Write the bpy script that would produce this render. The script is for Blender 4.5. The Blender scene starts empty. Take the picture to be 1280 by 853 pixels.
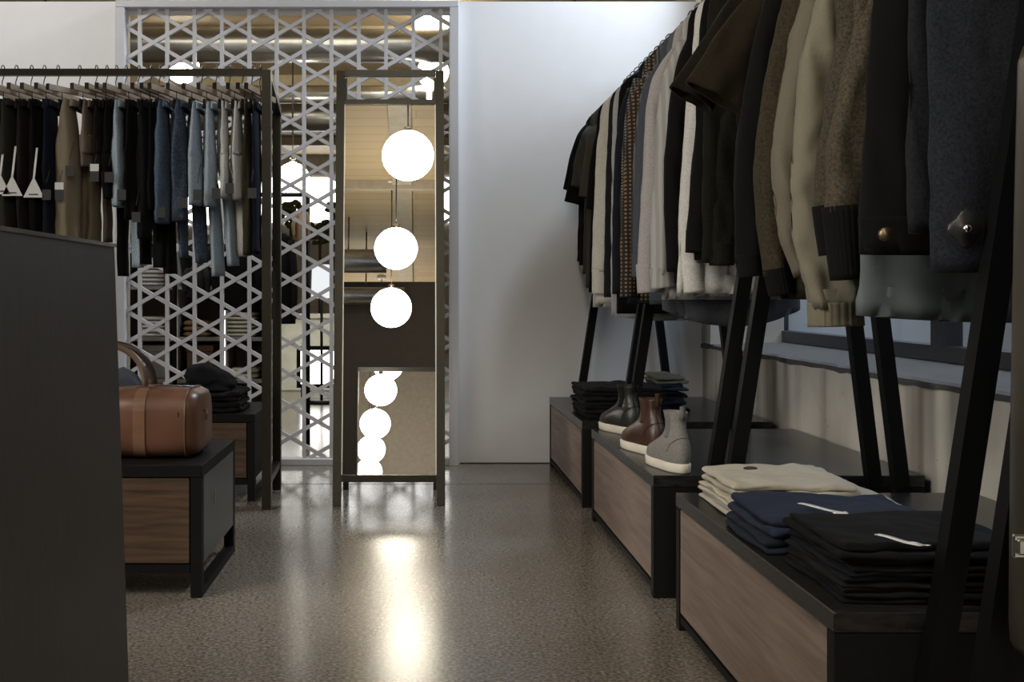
import bpy, math, random
from mathutils import Vector, Matrix, noise
random.seed(7)
SC = bpy.context.scene
COL = SC.collection
F = 1400.0; CX = 520.0; HY = 370.0; CH = 0.766
def P(px, py, D):
    return Vector(((px-CX)/F*D, D, CH-(py-HY)/F*D))

# ------------------------------------------------------------------ materials
MATS = {}
def nodes_mat(name):
    m = bpy.data.materials.new(name); m.use_nodes = True
    nt = m.node_tree; b = nt.nodes['Principled BSDF']
    return m, nt, b
def N(nt, t, **kw):
    n = nt.nodes.new(t)
    for k, v in kw.items():
        if k in n.inputs: n.inputs[k].default_value = v
        else: setattr(n, k, v)
    return n
def coords(nt, scale=(1,1,1), rot=(0,0,0)):
    tc = N(nt, 'ShaderNodeTexCoord'); mp = N(nt, 'ShaderNodeMapping')
    mp.inputs['Scale'].default_value = scale; mp.inputs['Rotation'].default_value = rot
    nt.links.new(tc.outputs['Object'], mp.inputs['Vector']); return mp.outputs['Vector']
def ramp(nt, fac, stops):
    r = N(nt, 'ShaderNodeValToRGB'); e = r.color_ramp.elements
    while len(e) < len(stops): e.new(0.5)
    for i, (p, c) in enumerate(stops):
        e[i].position = p; e[i].color = (*c, 1) if len(c) == 3 else c
    nt.links.new(fac, r.inputs['Fac']); return r.outputs['Color']
def bump(nt, b, h, strength=.3, dist=.002):
    n = N(nt, 'ShaderNodeBump'); n.inputs['Strength'].default_value = strength; n.inputs['Distance'].default_value = dist
    nt.links.new(h, n.inputs['Height']); nt.links.new(n.outputs['Normal'], b.inputs['Normal'])
def plain(name, c, rough=.5, metal=0, spec=.5, var=.09):
    if name in MATS: return MATS[name]
    m, nt, b = nodes_mat(name)
    v = coords(nt)
    n = N(nt, 'ShaderNodeTexNoise'); n.inputs['Scale'].default_value = 14; nt.links.new(v, n.inputs['Vector'])
    nt.links.new(ramp(nt, n.outputs['Fac'], [(.3, [x*(1-var) for x in c]), (.7, [min(1, x*(1+var*.9)) for x in c])]), b.inputs['Base Color'])
    b.inputs['Roughness'].default_value = rough; b.inputs['Metallic'].default_value = metal
    b.inputs['Specular IOR Level'].default_value = spec
    MATS[name] = m; return m
def fabric(c, heather=.12, rough=.92, scale=260, key=None):
    key = key or 'cloth_%02x%02x%02x_%d_%d' % (*[int(255*min(1, x)) for x in c], int(heather*100), scale)
    if key in MATS: return MATS[key]
    m, nt, b = nodes_mat(key); v = coords(nt)
    n = N(nt, 'ShaderNodeTexNoise'); n.inputs['Scale'].default_value = scale; n.inputs['Detail'].default_value = 3
    nt.links.new(v, n.inputs['Vector'])
    nt.links.new(ramp(nt, n.outputs['Fac'], [(.32, [x*(1-heather*1.2) for x in c]), (.68, [min(1, x*(1+heather*1.2)) for x in c])]), b.inputs['Base Color'])
    b.inputs['Roughness'].default_value = rough; b.inputs['Specular IOR Level'].default_value = .06
    b.inputs['Sheen Weight'].default_value = .02
    w = N(nt, 'ShaderNodeTexNoise'); w.inputs['Scale'].default_value = 600; nt.links.new(v, w.inputs['Vector'])
    bump(nt, b, w.outputs['Fac'], .35, .0006)
    MATS[key] = m; return m
def stripe_fabric(c1, c2, freq, key):
    if key in MATS: return MATS[key]
    m, nt, b = nodes_mat(key); v = coords(nt)
    w = N(nt, 'ShaderNodeTexWave'); w.bands_direction = 'X'; w.inputs['Scale'].default_value = freq; w.inputs['Distortion'].default_value = .4
    nt.links.new(v, w.inputs['Vector'])
    nt.links.new(ramp(nt, w.outputs['Fac'], [(.45, c1), (.6, c2)]), b.inputs['Base Color'])
    b.inputs['Roughness'].default_value = .9; MATS[key] = m; return m
def check_fabric(c1, c2, freq, key):
    if key in MATS: return MATS[key]
    m, nt, b = nodes_mat(key)
    ck = []
    for d in ('X', 'Z'):
        v = coords(nt); w = N(nt, 'ShaderNodeTexWave'); w.bands_direction = d; w.inputs['Scale'].default_value = freq
        w.inputs['Distortion'].default_value = .3
        nt.links.new(v, w.inputs['Vector']); ck.append(w.outputs['Fac'])
    mu = N(nt, 'ShaderNodeMath', operation='MULTIPLY'); nt.links.new(ck[0], mu.inputs[0]); nt.links.new(ck[1], mu.inputs[1])
    nt.links.new(ramp(nt, mu.outputs[0], [(.3, c1), (.55, c2)]), b.inputs['Base Color'])
    b.inputs['Roughness'].default_value = .92; MATS[key] = m; return m
def wood(name, c1, c2, scale=(3, 3, 3), rot=(0,0,0), rough=.45, gscale=9, bstr=.12, spec=.5):
    if name in MATS: return MATS[name]
    m, nt, b = nodes_mat(name); v = coords(nt, scale, rot)
    w = N(nt, 'ShaderNodeTexNoise'); w.inputs['Scale'].default_value = gscale; w.inputs['Detail'].default_value = 6; w.inputs['Distortion'].default_value = .6
    nt.links.new(v, w.inputs['Vector'])
    nt.links.new(ramp(nt, w.outputs['Fac'], [(.3, c1), (.5, [(a+d)/2 for a, d in zip(c1, c2)]), (.7, c2)]), b.inputs['Base Color'])
    b.inputs['Roughness'].default_value = rough; b.inputs['Specular IOR Level'].default_value = spec
    bump(nt, b, w.outputs['Fac'], bstr, .002); MATS[name] = m; return m
def emis(name, c, s):
    if name in MATS: return MATS[name]
    m = bpy.data.materials.new(name); m.use_nodes = True; nt = m.node_tree; nt.nodes.clear()
    o = N(nt, 'ShaderNodeOutputMaterial'); e = N(nt, 'ShaderNodeEmission'); e.inputs[0].default_value = (*c, 1); e.inputs[1].default_value = s
    nt.links.new(e.outputs[0], o.inputs[0]); MATS[name] = m; return m

BLACK = wood('black_stained_wood', (.008,.0075,.007), (.010,.0095,.009), (2, .35, 2), rough=.5, gscale=60, bstr=.3, spec=.12)
TOPW = wood('black_oak_top', (.009,.0085,.008), (.026,.025,.023), (1.2, 10, 4), rough=.24, gscale=22, bstr=.5, spec=.42)
STEEL = plain('black_steel', (.004,.004,.0044), .45, .0, .14)
OLIVE = plain('bronze_black_steel', (.03,.026,.016), .35, .4)
WALN_R = wood('grey_walnut', (.14,.10,.078), (.27,.20,.162), (3, .55, 9), (math.radians(-14), 0, 0), .5, 6)
WALN_L = wood('warm_walnut', (.042,.025,.015), (.115,.070,.041), (.7, 2, 11), (0, math.radians(4), 0), .42, 6)
LEDGE = plain('dark_edge_lacquer', (.05,.045,.035), .35)
WHITE = plain('white_wall_paint', (.74,.74,.75), .75, 0, .3, .012)
LATT = plain('white_lattice_paint', (.56,.56,.58), .6, 0, .4, .02)
CHROME = plain('chrome', (.75,.75,.76), .12, 1)
WIRE = plain('dark_wire', (.10,.10,.10), .3, .8)
WHITEP = plain('white_paper', (.7,.7,.68), .7)
GREYP = plain('grey_card', (.035,.035,.034), .7)
RUB = plain('white_rubber_sole', (.72,.66,.55), .6)

def concrete_floor():
    m, nt, b = nodes_mat('polished_concrete'); v = coords(nt)
    n1 = N(nt, 'ShaderNodeTexNoise'); n1.inputs['Scale'].default_value = 1.3; n1.inputs['Detail'].default_value = 8
    n2 = N(nt, 'ShaderNodeTexNoise'); n2.inputs['Scale'].default_value = 120; n2.inputs['Detail'].default_value = 4
    n3 = N(nt, 'ShaderNodeTexVoronoi'); n3.inputs['Scale'].default_value = 75
    for n in (n1, n2, n3): nt.links.new(v, n.inputs['Vector'])
    c1 = ramp(nt, n1.outputs['Fac'], [(.3, (.195,.172,.142)), (.7, (.26,.232,.193))])
    c2 = ramp(nt, n2.outputs['Fac'], [(.38, (.5,.5,.5)), (.5, (.9,.9,.9)), (.66, (1.5,1.45,1.4))])
    c3 = ramp(nt, n3.outputs['Distance'], [(.1, (1.25,1.22,1.2)), (.4, (.92,.92,.92))])
    mx = N(nt, 'ShaderNodeMix', data_type='RGBA', blend_type='MULTIPLY'); mx.inputs[0].default_value = 1
    nt.links.new(c1, mx.inputs[6]); nt.links.new(c2, mx.inputs[7])
    mx2 = N(nt, 'ShaderNodeMix', data_type='RGBA', blend_type='MULTIPLY'); mx2.inputs[0].default_value = 1
    nt.links.new(mx.outputs[2], mx2.inputs[6]); nt.links.new(c3, mx2.inputs[7])
    nt.links.new(mx2.outputs[2], b.inputs['Base Color'])
    r = ramp(nt, n1.outputs['Fac'], [(.3, (.19,.19,.19)), (.7, (.215,.215,.215))]); nt.links.new(r, b.inputs['Roughness'])
    b.inputs['Specular IOR Level'].default_value = .6
    bump(nt, b, n2.outputs['Fac'], .02, .001); return m
def concrete_wall():
    m, nt, b = nodes_mat('raw_concrete'); v = coords(nt); v2 = coords(nt, (.3, 5, .35))
    n1 = N(nt, 'ShaderNodeTexNoise'); n1.inputs['Scale'].default_value = 4; n1.inputs['Detail'].default_value = 9
    n2 = N(nt, 'ShaderNodeTexNoise'); n2.inputs['Scale'].default_value = 1.3; n2.inputs['Detail'].default_value = 2
    n3 = N(nt, 'ShaderNodeTexVoronoi'); n3.inputs['Scale'].default_value = 17
    nt.links.new(v, n1.inputs['Vector']); nt.links.new(v2, n2.inputs['Vector']); nt.links.new(v, n3.inputs['Vector'])
    c1 = ramp(nt, n1.outputs['Fac'], [(.3, (.42,.395,.35)), (.7, (.60,.565,.50))])
    c2 = ramp(nt, n2.outputs['Fac'], [(.36, (.55,.5,.46)), (.5, (1,1,1)), (.7, (1.08,1.08,1.06))])
    c3 = ramp(nt, n3.outputs['Distance'], [(.03, (.35,.33,.3)), (.06, (1,1,1))])
    mx = N(nt, 'ShaderNodeMix', data_type='RGBA', blend_type='MULTIPLY'); mx.inputs[0].default_value = 1
    nt.links.new(c1, mx.inputs[6]); nt.links.new(c2, mx.inputs[7])
    mx2 = N(nt, 'ShaderNodeMix', data_type='RGBA', blend_type='MULTIPLY'); mx2.inputs[0].default_value = 1
    nt.links.new(mx.outputs[2], mx2.inputs[6]); nt.links.new(c3, mx2.inputs[7])
    nt.links.new(mx2.outputs[2], b.inputs['Base Color']); b.inputs['Roughness'].default_value = .8
    bump(nt, b, n1.outputs['Fac'], .4, .01); return m
def ceiling_wood():
    m, nt, b = nodes_mat('wood_plank_ceiling'); v = coords(nt)
    br = N(nt, 'ShaderNodeTexBrick'); br.inputs['Scale'].default_value = 1; br.inputs['Brick Width'].default_value = 2.4; br.inputs['Row Height'].default_value = .16
    br.inputs['Mortar Size'].default_value = .006; br.inputs['Color1'].default_value = (.40,.31,.19,1); br.inputs['Color2'].default_value = (.46,.36,.225,1); br.inputs['Mortar'].default_value = (.32,.25,.15,1)
    nt.links.new(v, br.inputs['Vector']); nt.links.new(br.outputs['Color'], b.inputs['Base Color']); b.inputs['Roughness'].default_value = .6; return m
def leather(name, c):
    m, nt, b = nodes_mat(name); v = coords(nt)
    n = N(nt, 'ShaderNodeTexNoise'); n.inputs['Scale'].default_value = 9; n.inputs['Detail'].default_value = 6
    w = N(nt, 'ShaderNodeTexVoronoi'); w.inputs['Scale'].default_value = 340
    nt.links.new(v, n.inputs['Vector']); nt.links.new(v, w.inputs['Vector'])
    nt.links.new(ramp(nt, n.outputs['Fac'], [(.3, [x*.72 for x in c]), (.7, [x*1.25 for x in c])]), b.inputs['Base Color'])
    b.inputs['Roughness'].default_value = .36; bump(nt, b, w.outputs['Distance'], .12, .0008); return m

# ------------------------------------------------------------------ mesh builder
def fbm(p, f=1.0): return noise.noise(Vector(p)*f)
class MB:
    def __init__(s): s.v = []; s.f = []; s.sm = []
    def add(s, vs, fs, smooth=False):
        o = len(s.v); s.v += [Vector(v) for v in vs]
        for f in fs: s.f.append([i+o for i in f]); s.sm.append(smooth)
        return s
    def box(s, a, b, bev=0):
        x0,y0,z0 = [min(i,j) for i,j in zip(a,b)]; x1,y1,z1 = [max(i,j) for i,j in zip(a,b)]
        if bev <= 0:
            return s.add([(x0,y0,z0),(x1,y0,z0),(x1,y1,z0),(x0,y1,z0),(x0,y0,z1),(x1,y0,z1),(x1,y1,z1),(x0,y1,z1)],
                  [(3,2,1,0),(4,5,6,7),(0,1,5,4),(1,2,6,5),(2,3,7,6),(3,0,4,7)])
        e = bev; vs = []; idx = {}
        # chamfered box: each corner gives 3 vertices
        for ix, X in enumerate((x0,x1)):
            for iy, Y in enumerate((y0,y1)):
                for iz, Z in enumerate((z0,z1)):
                    dx = e if ix == 0 else -e; dy = e if iy == 0 else -e; dz = e if iz == 0 else -e
                    idx[(ix,iy,iz,'x')] = len(vs); vs.append((X, Y+dy, Z+dz))
                    idx[(ix,iy,iz,'y')] = len(vs); vs.append((X+dx, Y, Z+dz))
                    idx[(ix,iy,iz,'z')] = len(vs); vs.append((X+dx, Y+dy, Z))
        fs = []
        for ix in (0,1): fs.append([idx[(ix,a,b,'x')] for a,b in ((0,0),(1,0),(1,1),(0,1))])
        for iy in (0,1): fs.append([idx[(a,iy,b,'y')] for a,b in ((0,0),(1,0),(1,1),(0,1))])
        for iz in (0,1): fs.append([idx[(a,b,iz,'z')] for a,b in ((0,0),(1,0),(1,1),(0,1))])
        for a in (0,1):
            for b in (0,1):
                fs.append([idx[(0,a,b,'y')], idx[(1,a,b,'y')], idx[(1,a,b,'z')], idx[(0,a,b,'z')]])
                fs.append([idx[(a,0,b,'x')], idx[(a,1,b,'x')], idx[(a,1,b,'z')], idx[(a,0,b,'z')]])
                fs.append([idx[(a,b,0,'x')], idx[(a,b,1,'x')], idx[(a,b,1,'y')], idx[(a,b,0,'y')]])
                for c in (0,1): fs.append([idx[(a,b,c,'x')], idx[(a,b,c,'y')], idx[(a,b,c,'z')]])
        s.add(vs, fs)
        return s
    def beam(s, p, q, w, t, up=(0,1,0)):
        """rectangular bar from p to q; w across (perp. to up), t along up"""
        p = Vector(p); q = Vector(q); d = (q-p).normalized(); u = Vector(up); u = (u-d*u.dot(d)).normalized(); r = d.cross(u)
        vs = []
        for c in (p, q):
            for a, b in ((-1,-1),(1,-1),(1,1),(-1,1)): vs.append(c+r*a*w/2+u*b*t/2)
        return s.add(vs, [(3,2,1,0),(4,5,6,7),(0,1,5,4),(1,2,6,5),(2,3,7,6),(3,0,4,7)])
    def tube(s, pts, r, n=10, caps=True):
        pts = [Vector(p) for p in pts]; vs = []; fs = []; k = len(pts); ref = None
        for i, p in enumerate(pts):
            d = (pts[min(i+1,k-1)]-pts[max(i-1,0)]).normalized()
            if ref is None: ref = d.orthogonal().normalized()
            ref = (ref-d*ref.dot(d)).normalized(); b = d.cross(ref); rr = r[i] if isinstance(r, (list,tuple)) else r
            for j in range(n):
                a = 2*math.pi*j/n; vs.append(p+ref*math.cos(a)*rr+b*math.sin(a)*rr)
        for i in range(k-1):
            for j in range(n): fs.append((i*n+j, i*n+(j+1)%n, (i+1)*n+(j+1)%n, (i+1)*n+j))
        if caps: fs.append(tuple(reversed(range(n)))); fs.append(tuple(range((k-1)*n, k*n)))
        return s.add(vs, fs, True)
    def sphere(s, c, rx, ry=None, rz=None, n=24, m=14):
        ry = ry or rx; rz = rz or rx; vs = []; fs = []
        for i in range(m+1):
            t = math.pi*i/m
            for j in range(n):
                a = 2*math.pi*j/n; vs.append((c[0]+rx*math.sin(t)*math.cos(a), c[1]+ry*math.sin(t)*math.sin(a), c[2]+rz*math.cos(t)))
        for i in range(m):
            for j in range(n): fs.append((i*n+j, (i+1)*n+j, (i+1)*n+(j+1)%n, i*n+(j+1)%n))
        return s.add(vs, fs, True)
    def rings(s, rings, caps=(True, True), smooth=True):
        n = len(rings[0]); vs = [v for r in rings for v in r]; fs = []
        for i in range(len(rings)-1):
            for j in range(n): fs.append((i*n+j, i*n+(j+1)%n, (i+1)*n+(j+1)%n, (i+1)*n+j))
        if caps[0]: fs.append(tuple(reversed(range(n))))
        if caps[1]: fs.append(tuple(range((len(rings)-1)*n, len(rings)*n)))
        return s.add(vs, fs, smooth)
    def build(s, name, mat, parent=None):
        off = parent.matrix_world_loc if False else (Vector(parent['_loc']) if parent is not None and '_loc' in parent else Vector((0,0,0)))
        me = bpy.data.meshes.new(name); me.from_pydata([v-off for v in s.v], [], s.f); me.update()
        for p, sm in zip(me.polygons, s.sm): p.use_smooth = sm
        me.materials.append(mat)
        o = bpy.data.objects.new(name, me); COL.objects.link(o)
        if parent is not None:
            o.parent = parent; o['_loc'] = list(off)
        return o
def thing(name, label, cat, loc=(0,0,0), group=None):
    o = bpy.data.objects.new(name, None); COL.objects.link(o); o.location = loc; o.empty_display_size = .05
    o['_loc'] = list(loc); o['label'] = label; o['category'] = cat
    if group: o['group'] = group
    return o
def tag(o, label, cat, group=None):
    o['label'] = label; o['category'] = cat
    if group: o['group'] = group
    return o
def struct(o): o['kind'] = 'structure'; return o

def lerp(a, b, t): return a+(b-a)*t
def interp(keys, t):
    """keys: list of (t, v...) -> linear-smooth interpolated tuple"""
    for i in range(len(keys)-1):
        if t <= keys[i+1][0] or i == len(keys)-2:
            a, b = keys[i], keys[i+1]; u = max(0, min(1, (t-a[0])/max(1e-9, b[0]-a[0])))
            pa = keys[max(0, i-1)]; pb = keys[min(len(keys)-1, i+2)]
            out = []
            for k in range(1, len(a)):
                m0 = (b[k]-pa[k])/max(1e-9, b[0]-pa[0])*(b[0]-a[0]) if i > 0 else (b[k]-a[k])
                m1 = (pb[k]-a[k])/max(1e-9, pb[0]-a[0])*(b[0]-a[0]) if i+2 < len(keys) else (b[k]-a[k])
                h = (2*u**3-3*u*u+1)*a[k]+(u**3-2*u*u+u)*m0+(-2*u**3+3*u*u)*b[k]+(u**3-u*u)*m1
                out.append(h)
            return out
def cloth(mb, path, u=(1,0,0), n=40, steps=30, fold=.010, ff=28, wrinkle=.005, seed=0, hollow=True, power=2.4, gather=None):
    """cloth tube. path rows: (x,y,z,rx,ry). u = horizontal long axis of the section; folds run down the cloth."""
    u = Vector(u).normalized(); L = [0]
    for a, b in zip(path, path[1:]): L.append(L[-1]+(Vector(a[:3])-Vector(b[:3])).length)
    keys = [(l/L[-1], *p) for l, p in zip(L, path)]
    rings = []
    prev = None
    for i in range(steps+1):
        t = i/steps; x, y, z, rx, ry = interp(keys, t); c = Vector((x,y,z))
        x2, y2, z2, _, _ = interp(keys, min(1, t+.02)); x1, y1, z1, _, _ = interp(keys, max(0, t-.02))
        d = (Vector((x2,y2,z2))-Vector((x1,y1,z1))).normalized()
        uu = (u-d*u.dot(d)).normalized(); v = d.cross(uu)
        ring = []
        env = min(1, t*2.2)
        for j in range(n):
            a = 2*math.pi*j/n; ca, sa = math.cos(a), math.sin(a)
            ex = abs(ca)**(2/power)*math.copysign(1, ca); ey = abs(sa)**(2/power)*math.copysign(1, sa)
            px = ex*rx; py = ey*ry
            w = fold*env*(math.sin(px*ff*2.2+seed*1.7+t*1.4)*.5+noise.noise(Vector((px*ff*.55+seed*3.1, t*2.2, seed)))*1.1)
            w2 = wrinkle*noise.noise(Vector((px*14+seed, py*8, z*13+px*26+seed*5)))*1.7+wrinkle*.7*noise.noise(Vector((px*38+seed, py*10, z*30)))
            k = 1.0
            if gather and t > gather: k = 1+.05*math.sin(a*26)
            ring.append(c+uu*(px*k+w2*.22*ca)+v*(py*k+w+w2*(1 if sa >= 0 else -1)))
        rings.append(ring)
    if hollow:
        last = rings[-1]; c = sum(last, Vector())/n
        inn = [c+(p-c)*.86 for p in last]; c0 = sum(rings[-3], Vector())/n
        rings.append([p+(c0-c)*.06 for p in inn]); rings.append([p+(c0-c)*1.0 for p in inn])
    mb.rings(rings, (True, True))
    return rings

# ------------------------------------------------------------------ room
RY0, RY1, BY = -9.5, 5.12, 15.5
floorm = concrete_floor()
struct(MB().box((-5,-9.6,-.1), (3.2, 15.6, 0)).build('floor', floorm))
cj = MB(); cj.box((-1.45,4.555,0), (1.3,4.561,.0006)); cj.box((-5,.9,0), (3,.904,.0005))
struct(cj.build('trim_1', plain('floor_joint', (.03,.028,.025), .7)))
cw = ceiling_wood()
struct(MB().box((-5,RY0,3.42), (3.2, 5.6, 3.5)).build('ceiling', cw))
struct(MB().box((-5,5.6,2.72), (3.2, BY, 3.5)).build('ceiling.001', cw))
paint2 = plain('warm_grey_paint', (.36,.33,.29), .8)
# back wall with the lattice opening
OX0, OX1, OZ1 = -1.335, .172, 2.075
WT = 2.112
bw = MB(); bw.box((-5,RY1,0), (OX0,RY1+.11,WT)); bw.box((OX1,RY1,0), (1.32,RY1+.11,WT)); bw.box((OX0,RY1,OZ1), (OX1,RY1+.11,WT))
struct(bw.build('wall_back', WHITE))
struct(MB().box((OX1+.03,RY1-.006,0), (1.0,RY1-.001,.004)).build('baseboard_back', plain('wall_foot_gap', (.03,.027,.024), .8)))
struct(MB().box((-5.1,RY0,0), (-5,BY,3.5)).build('wall_left', paint2))
struct(MB().box((-5,BY,0), (3.2,BY+.1,3.5)).build('wall_far', paint2))
struct(MB().box((-5,RY0-.1,0), (3.2,RY0,3.5)).build('wall_behind', paint2))
# right wall : low concrete wall, ledge, window band
CONC = concrete_wall()
ZL = .552
rw = MB(); rw.box((1.31,-3,0), (1.72,RY1,ZL-.012)); 
struct(rw.build('wall_right', CONC))
lg = MB()
# rough ledge slab with broken arris
N1 = 160; top = []; rings = []
for i in range(N1+1):
    y = -3+(RY1+3)*i/N1; j = .006*fbm((y*3, 0, 0), 2)+.004*fbm((y*9, 5, 0), 2.4)
    rings.append([Vector((1.304+j, y, ZL-.022+j)), Vector((1.304+j*1.5, y, ZL-.006)), Vector((1.315+abs(j), y, ZL+j*.3)), Vector((1.40, y, ZL+.004)), Vector((1.72, y, ZL+.012)), Vector((1.72, y, ZL-.022))])
lg.rings(rings, (True, True), False)
struct(lg.build('trim_2', plain('worn_concrete_ledge', (.07,.068,.066), .8)))
WX = 1.64
fr = MB(); dark = plain('dark_window_steel', (.035,.037,.042), .4)
fr.box((WX-.03,-3,ZL+.012), (WX+.03,RY1,ZL+.06))
fr.box((WX-.03,-3,3.3), (WX+.03,RY1,3.42))
for y in (5.02, 3.42, 1.75, .1, -1.5): fr.box((WX-.03,y,ZL+.06), (WX+.03,y+.085,3.3))
for y in (3.42,): fr.box((WX-.045,y-.02,ZL+.06), (WX-.03,y-.008,3.3))
struct(fr.build('window_1', dark))
gm = bpy.data.materials.new('window_glass'); gm.use_nodes = True; nt = gm.node_tree; nt.nodes.clear()
o_ = N(nt, 'ShaderNodeOutputMaterial'); mx = N(nt, 'ShaderNodeMixShader'); tr = N(nt, 'ShaderNodeBsdfTransparent'); gl = N(nt, 'ShaderNodeBsdfGlossy')
gl.inputs['Roughness'].default_value = .03; mx.inputs[0].default_value = .08; tr.inputs[0].default_value = (.9,.93,.96,1)
nt.links.new(tr.outputs[0], mx.inputs[1]); nt.links.new(gl.outputs[0], mx.inputs[2]); nt.links.new(mx.outputs[0], o_.inputs[0])
struct(MB().box((WX-.004,-3,ZL+.05), (WX+.004,RY1,3.32)).build('window_2', gm))
col = MB(); col.box((1.305,4.93,ZL), (1.62,RY1,3.42)); col.box((1.296,4.93,ZL), (1.305,4.945,3.42))
struct(col.build('wall_corner', CONC))
struct(MB().box((1.31,RY1,0), (3.2,RY1+.12,3.5)).build('wall_back_right', WHITE))
struct(MB().box((1.31,RY0,0), (1.72,-3,3.42)).build('wall_right_rear', paint2))
struct(MB().box((1.72,5.3,0), (1.82,BY,3.5)).build('wall_right_far', paint2))
# street wall outside the window
struct(MB().box((3.1,-6,-.1), (3.2,9,2.2)).build('wall_street', plain('grey_street_wall', (.13,.14,.165), .9)))

# ------------------------------------------------------------------ lattice screen
ls = thing('lattice_screen', 'white hexagonal star lattice screen filling the opening in the back wall', 'screen', (OX0,RY1,0))
LY0, LY1 = 5.075, 5.10
def clip_line(p, d, x0, x1, z0, z1):
    t0, t1 = -99, 99
    for k, lo, hi in ((0,x0,x1),(1,z0,z1)):
        if abs(d[k]) < 1e-9:
            if not lo <= p[k] <= hi: return None
        else:
            a = (lo-p[k])/d[k]; b = (hi-p[k])/d[k]
            if a > b: a, b = b, a
            t0 = max(t0, a); t1 = min(t1, b)
    return (t0, t1) if t1-t0 > .01 else None
s_ = 34.15/F*5.09; hc = P(226.5, 54, 5.09)
lm = MB()
for ang in (0, 60, 120):
    a = math.radians(ang); n_ = (math.cos(a), math.sin(a)); d_ = (-n_[1], n_[0])
    for i in range(-40, 41):
        q = (i+.5)*s_; p_ = (hc.x+n_[0]*q, hc.z+n_[1]*q)
        r_ = clip_line(p_, d_, OX0+.01, OX1-.01, .03, OZ1-.005)
        if r_:
            oy = {0:0, 60:.0012, 120:-.0012}[ang]
            A = (p_[0]+d_[0]*r_[0], (LY0+LY1)/2+oy, p_[1]+d_[1]*r_[0]); B = (p_[0]+d_[0]*r_[1], (LY0+LY1)/2+oy, p_[1]+d_[1]*r_[1])
            lm.beam(A, B, .0165, .02)
lm.build('lattice', LATT, ls)
fm = MB(); w = .042
fm.box((OX0-w/2,5.045,0), (OX0+w/2,5.119,OZ1-.0085), .002); fm.box((OX1-w/2,5.045,0), (OX1+w/2,5.119,OZ1-.0085), .002)
fm.box((OX0-w/2,5.045,OZ1-.008), (OX1+w/2,5.119,OZ1+.024), .003); fm.box((OX0+w/2,5.05,.0), (OX1-w/2,5.119,.03), .003)
fm.build('frame', LATT, ls)

# ------------------------------------------------------------------ benches on the right
FX, BX, TZ = .600, 1.288, .311
def bench_right(y0, y1, label, panelmat):
    t = thing('display_bench', label, 'bench', ((FX+BX)/2, (y0+y1)/2, 0), 'display benches along the window wall')
    MB().box((FX,y0,TZ-.030), (BX,y1,TZ), .0015).build('bench_top', TOPW, t)
    for y in (y0, y1-.030):
        m = MB(); m.box((FX+.001,y,.0), (FX+.066,y+.030,TZ-.0305)); m.box((BX-.066,y,0), (BX,y+.030,TZ-.0305)); m.box((FX+.066,y,.03), (BX-.066,y+.030,TZ-.0305))
        m.build('end_panel', BLACK, t)
    MB().box((FX+.02,y0+.031,.035), (BX-.02,y1-.031,TZ-.031)).build('carcass', BLACK, t)
    d = MB().box((FX+.003,y0+.034,.042), (FX+.0195,y1-.034,TZ-.034), .001).build('drawer_front', panelmat, t)
    m = MB(); m.box((FX+.0035,y0+.031,.018), (FX+.0195,y1-.031,.0345)); m.build('bottom_rail', BLACK, t)
    return t
bench_right(4.045, 5.035, 'black bench with grey walnut drawer front, farthest, touching the back wall', WALN_R)
bench_right(2.835, 3.829, 'black bench with grey walnut drawer front carrying the boots', WALN_R)
bench_right(1.608, 2.588, 'nearest black bench with grey walnut front carrying khaki, navy and black trousers', WALN_R)

# ------------------------------------------------------------------ A-frame racks on the right
RX, RZ = .942, 1.708
def legx(z, side=-1): return .955-.152*(RZ-z) if side < 0 else .972+.120*(RZ-z)
def rack(y0, y1, label, bars=()):
    t = thing('garment_rack', label, 'clothes rack', (RX,(y0+y1)/2,0), 'a-frame clothes racks over the benches')
    for y in (y0, y1):
        for s in (-1, 1):
            MB().beam((legx(0,s),y,0), (legx(RZ+.03,s),y,RZ+.03), .034, .030).build('leg', STEEL, t)
        if y in bars: MB().box((legx(.745)+.02,y-.012,.73), (legx(.745,1)-.02,y+.012,.755)).build('crossbar', STEEL, t)
    MB().beam((RX,y0+.015,RZ), (RX,y1-.015,RZ), .022, .022, (0,0,1)).build('rail', STEEL, t)
    return t
rack(3.985, 5.038+.02, 'farthest black a-frame rack over the bench by the back wall')
rack(2.795, 3.875, 'middle black a-frame rack over the bench with the boots', (3.875,))
rack(1.578, 2.632, 'near black a-frame rack over the bench with folded trousers')
rack(-.2, 1.44, 'black a-frame rack at the right edge, nearest the camera')

# ------------------------------------------------------------------ garments on the right
HW = wood('hanger_wood_dark', (.03,.02,.012), (.06,.04,.025), (3,3,3), rough=.4)
def hanger(D, carry, rx=RX, rz=RZ):
    t = thing('clothes_hanger', 'dark wooden hanger carrying the '+carry, 'hanger', (rx,D,rz-.1), 'hangers on the a-frame racks')
    m = MB(); pts = []
    for i in range(13):
        a = math.radians(-20+i*19); pts.append((rx+.019*math.cos(a), D, rz+.008+.019*math.sin(a)))
    pts = [(rx,D,rz-.075), (rx,D,rz-.045), (rx+.012,D,rz-.022)] + pts
    m.tube(pts, .0024, 6); m.build('hook', WIRE, t)
    m = MB(); rr = []
    for i in range(13):
        x = -.16+.32*i/12; z = rz-.088-.62*abs(x)**1.25; c = Vector((rx+x, D, z))
        rr.append([c+Vector((0, .012*math.cos(a), .010*math.sin(a))) for a in [k*math.pi/4 for k in range(8)]])
    m.rings(rr); m.build('shoulder_bar', HW, t)
    return t
GI = [0]
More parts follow.
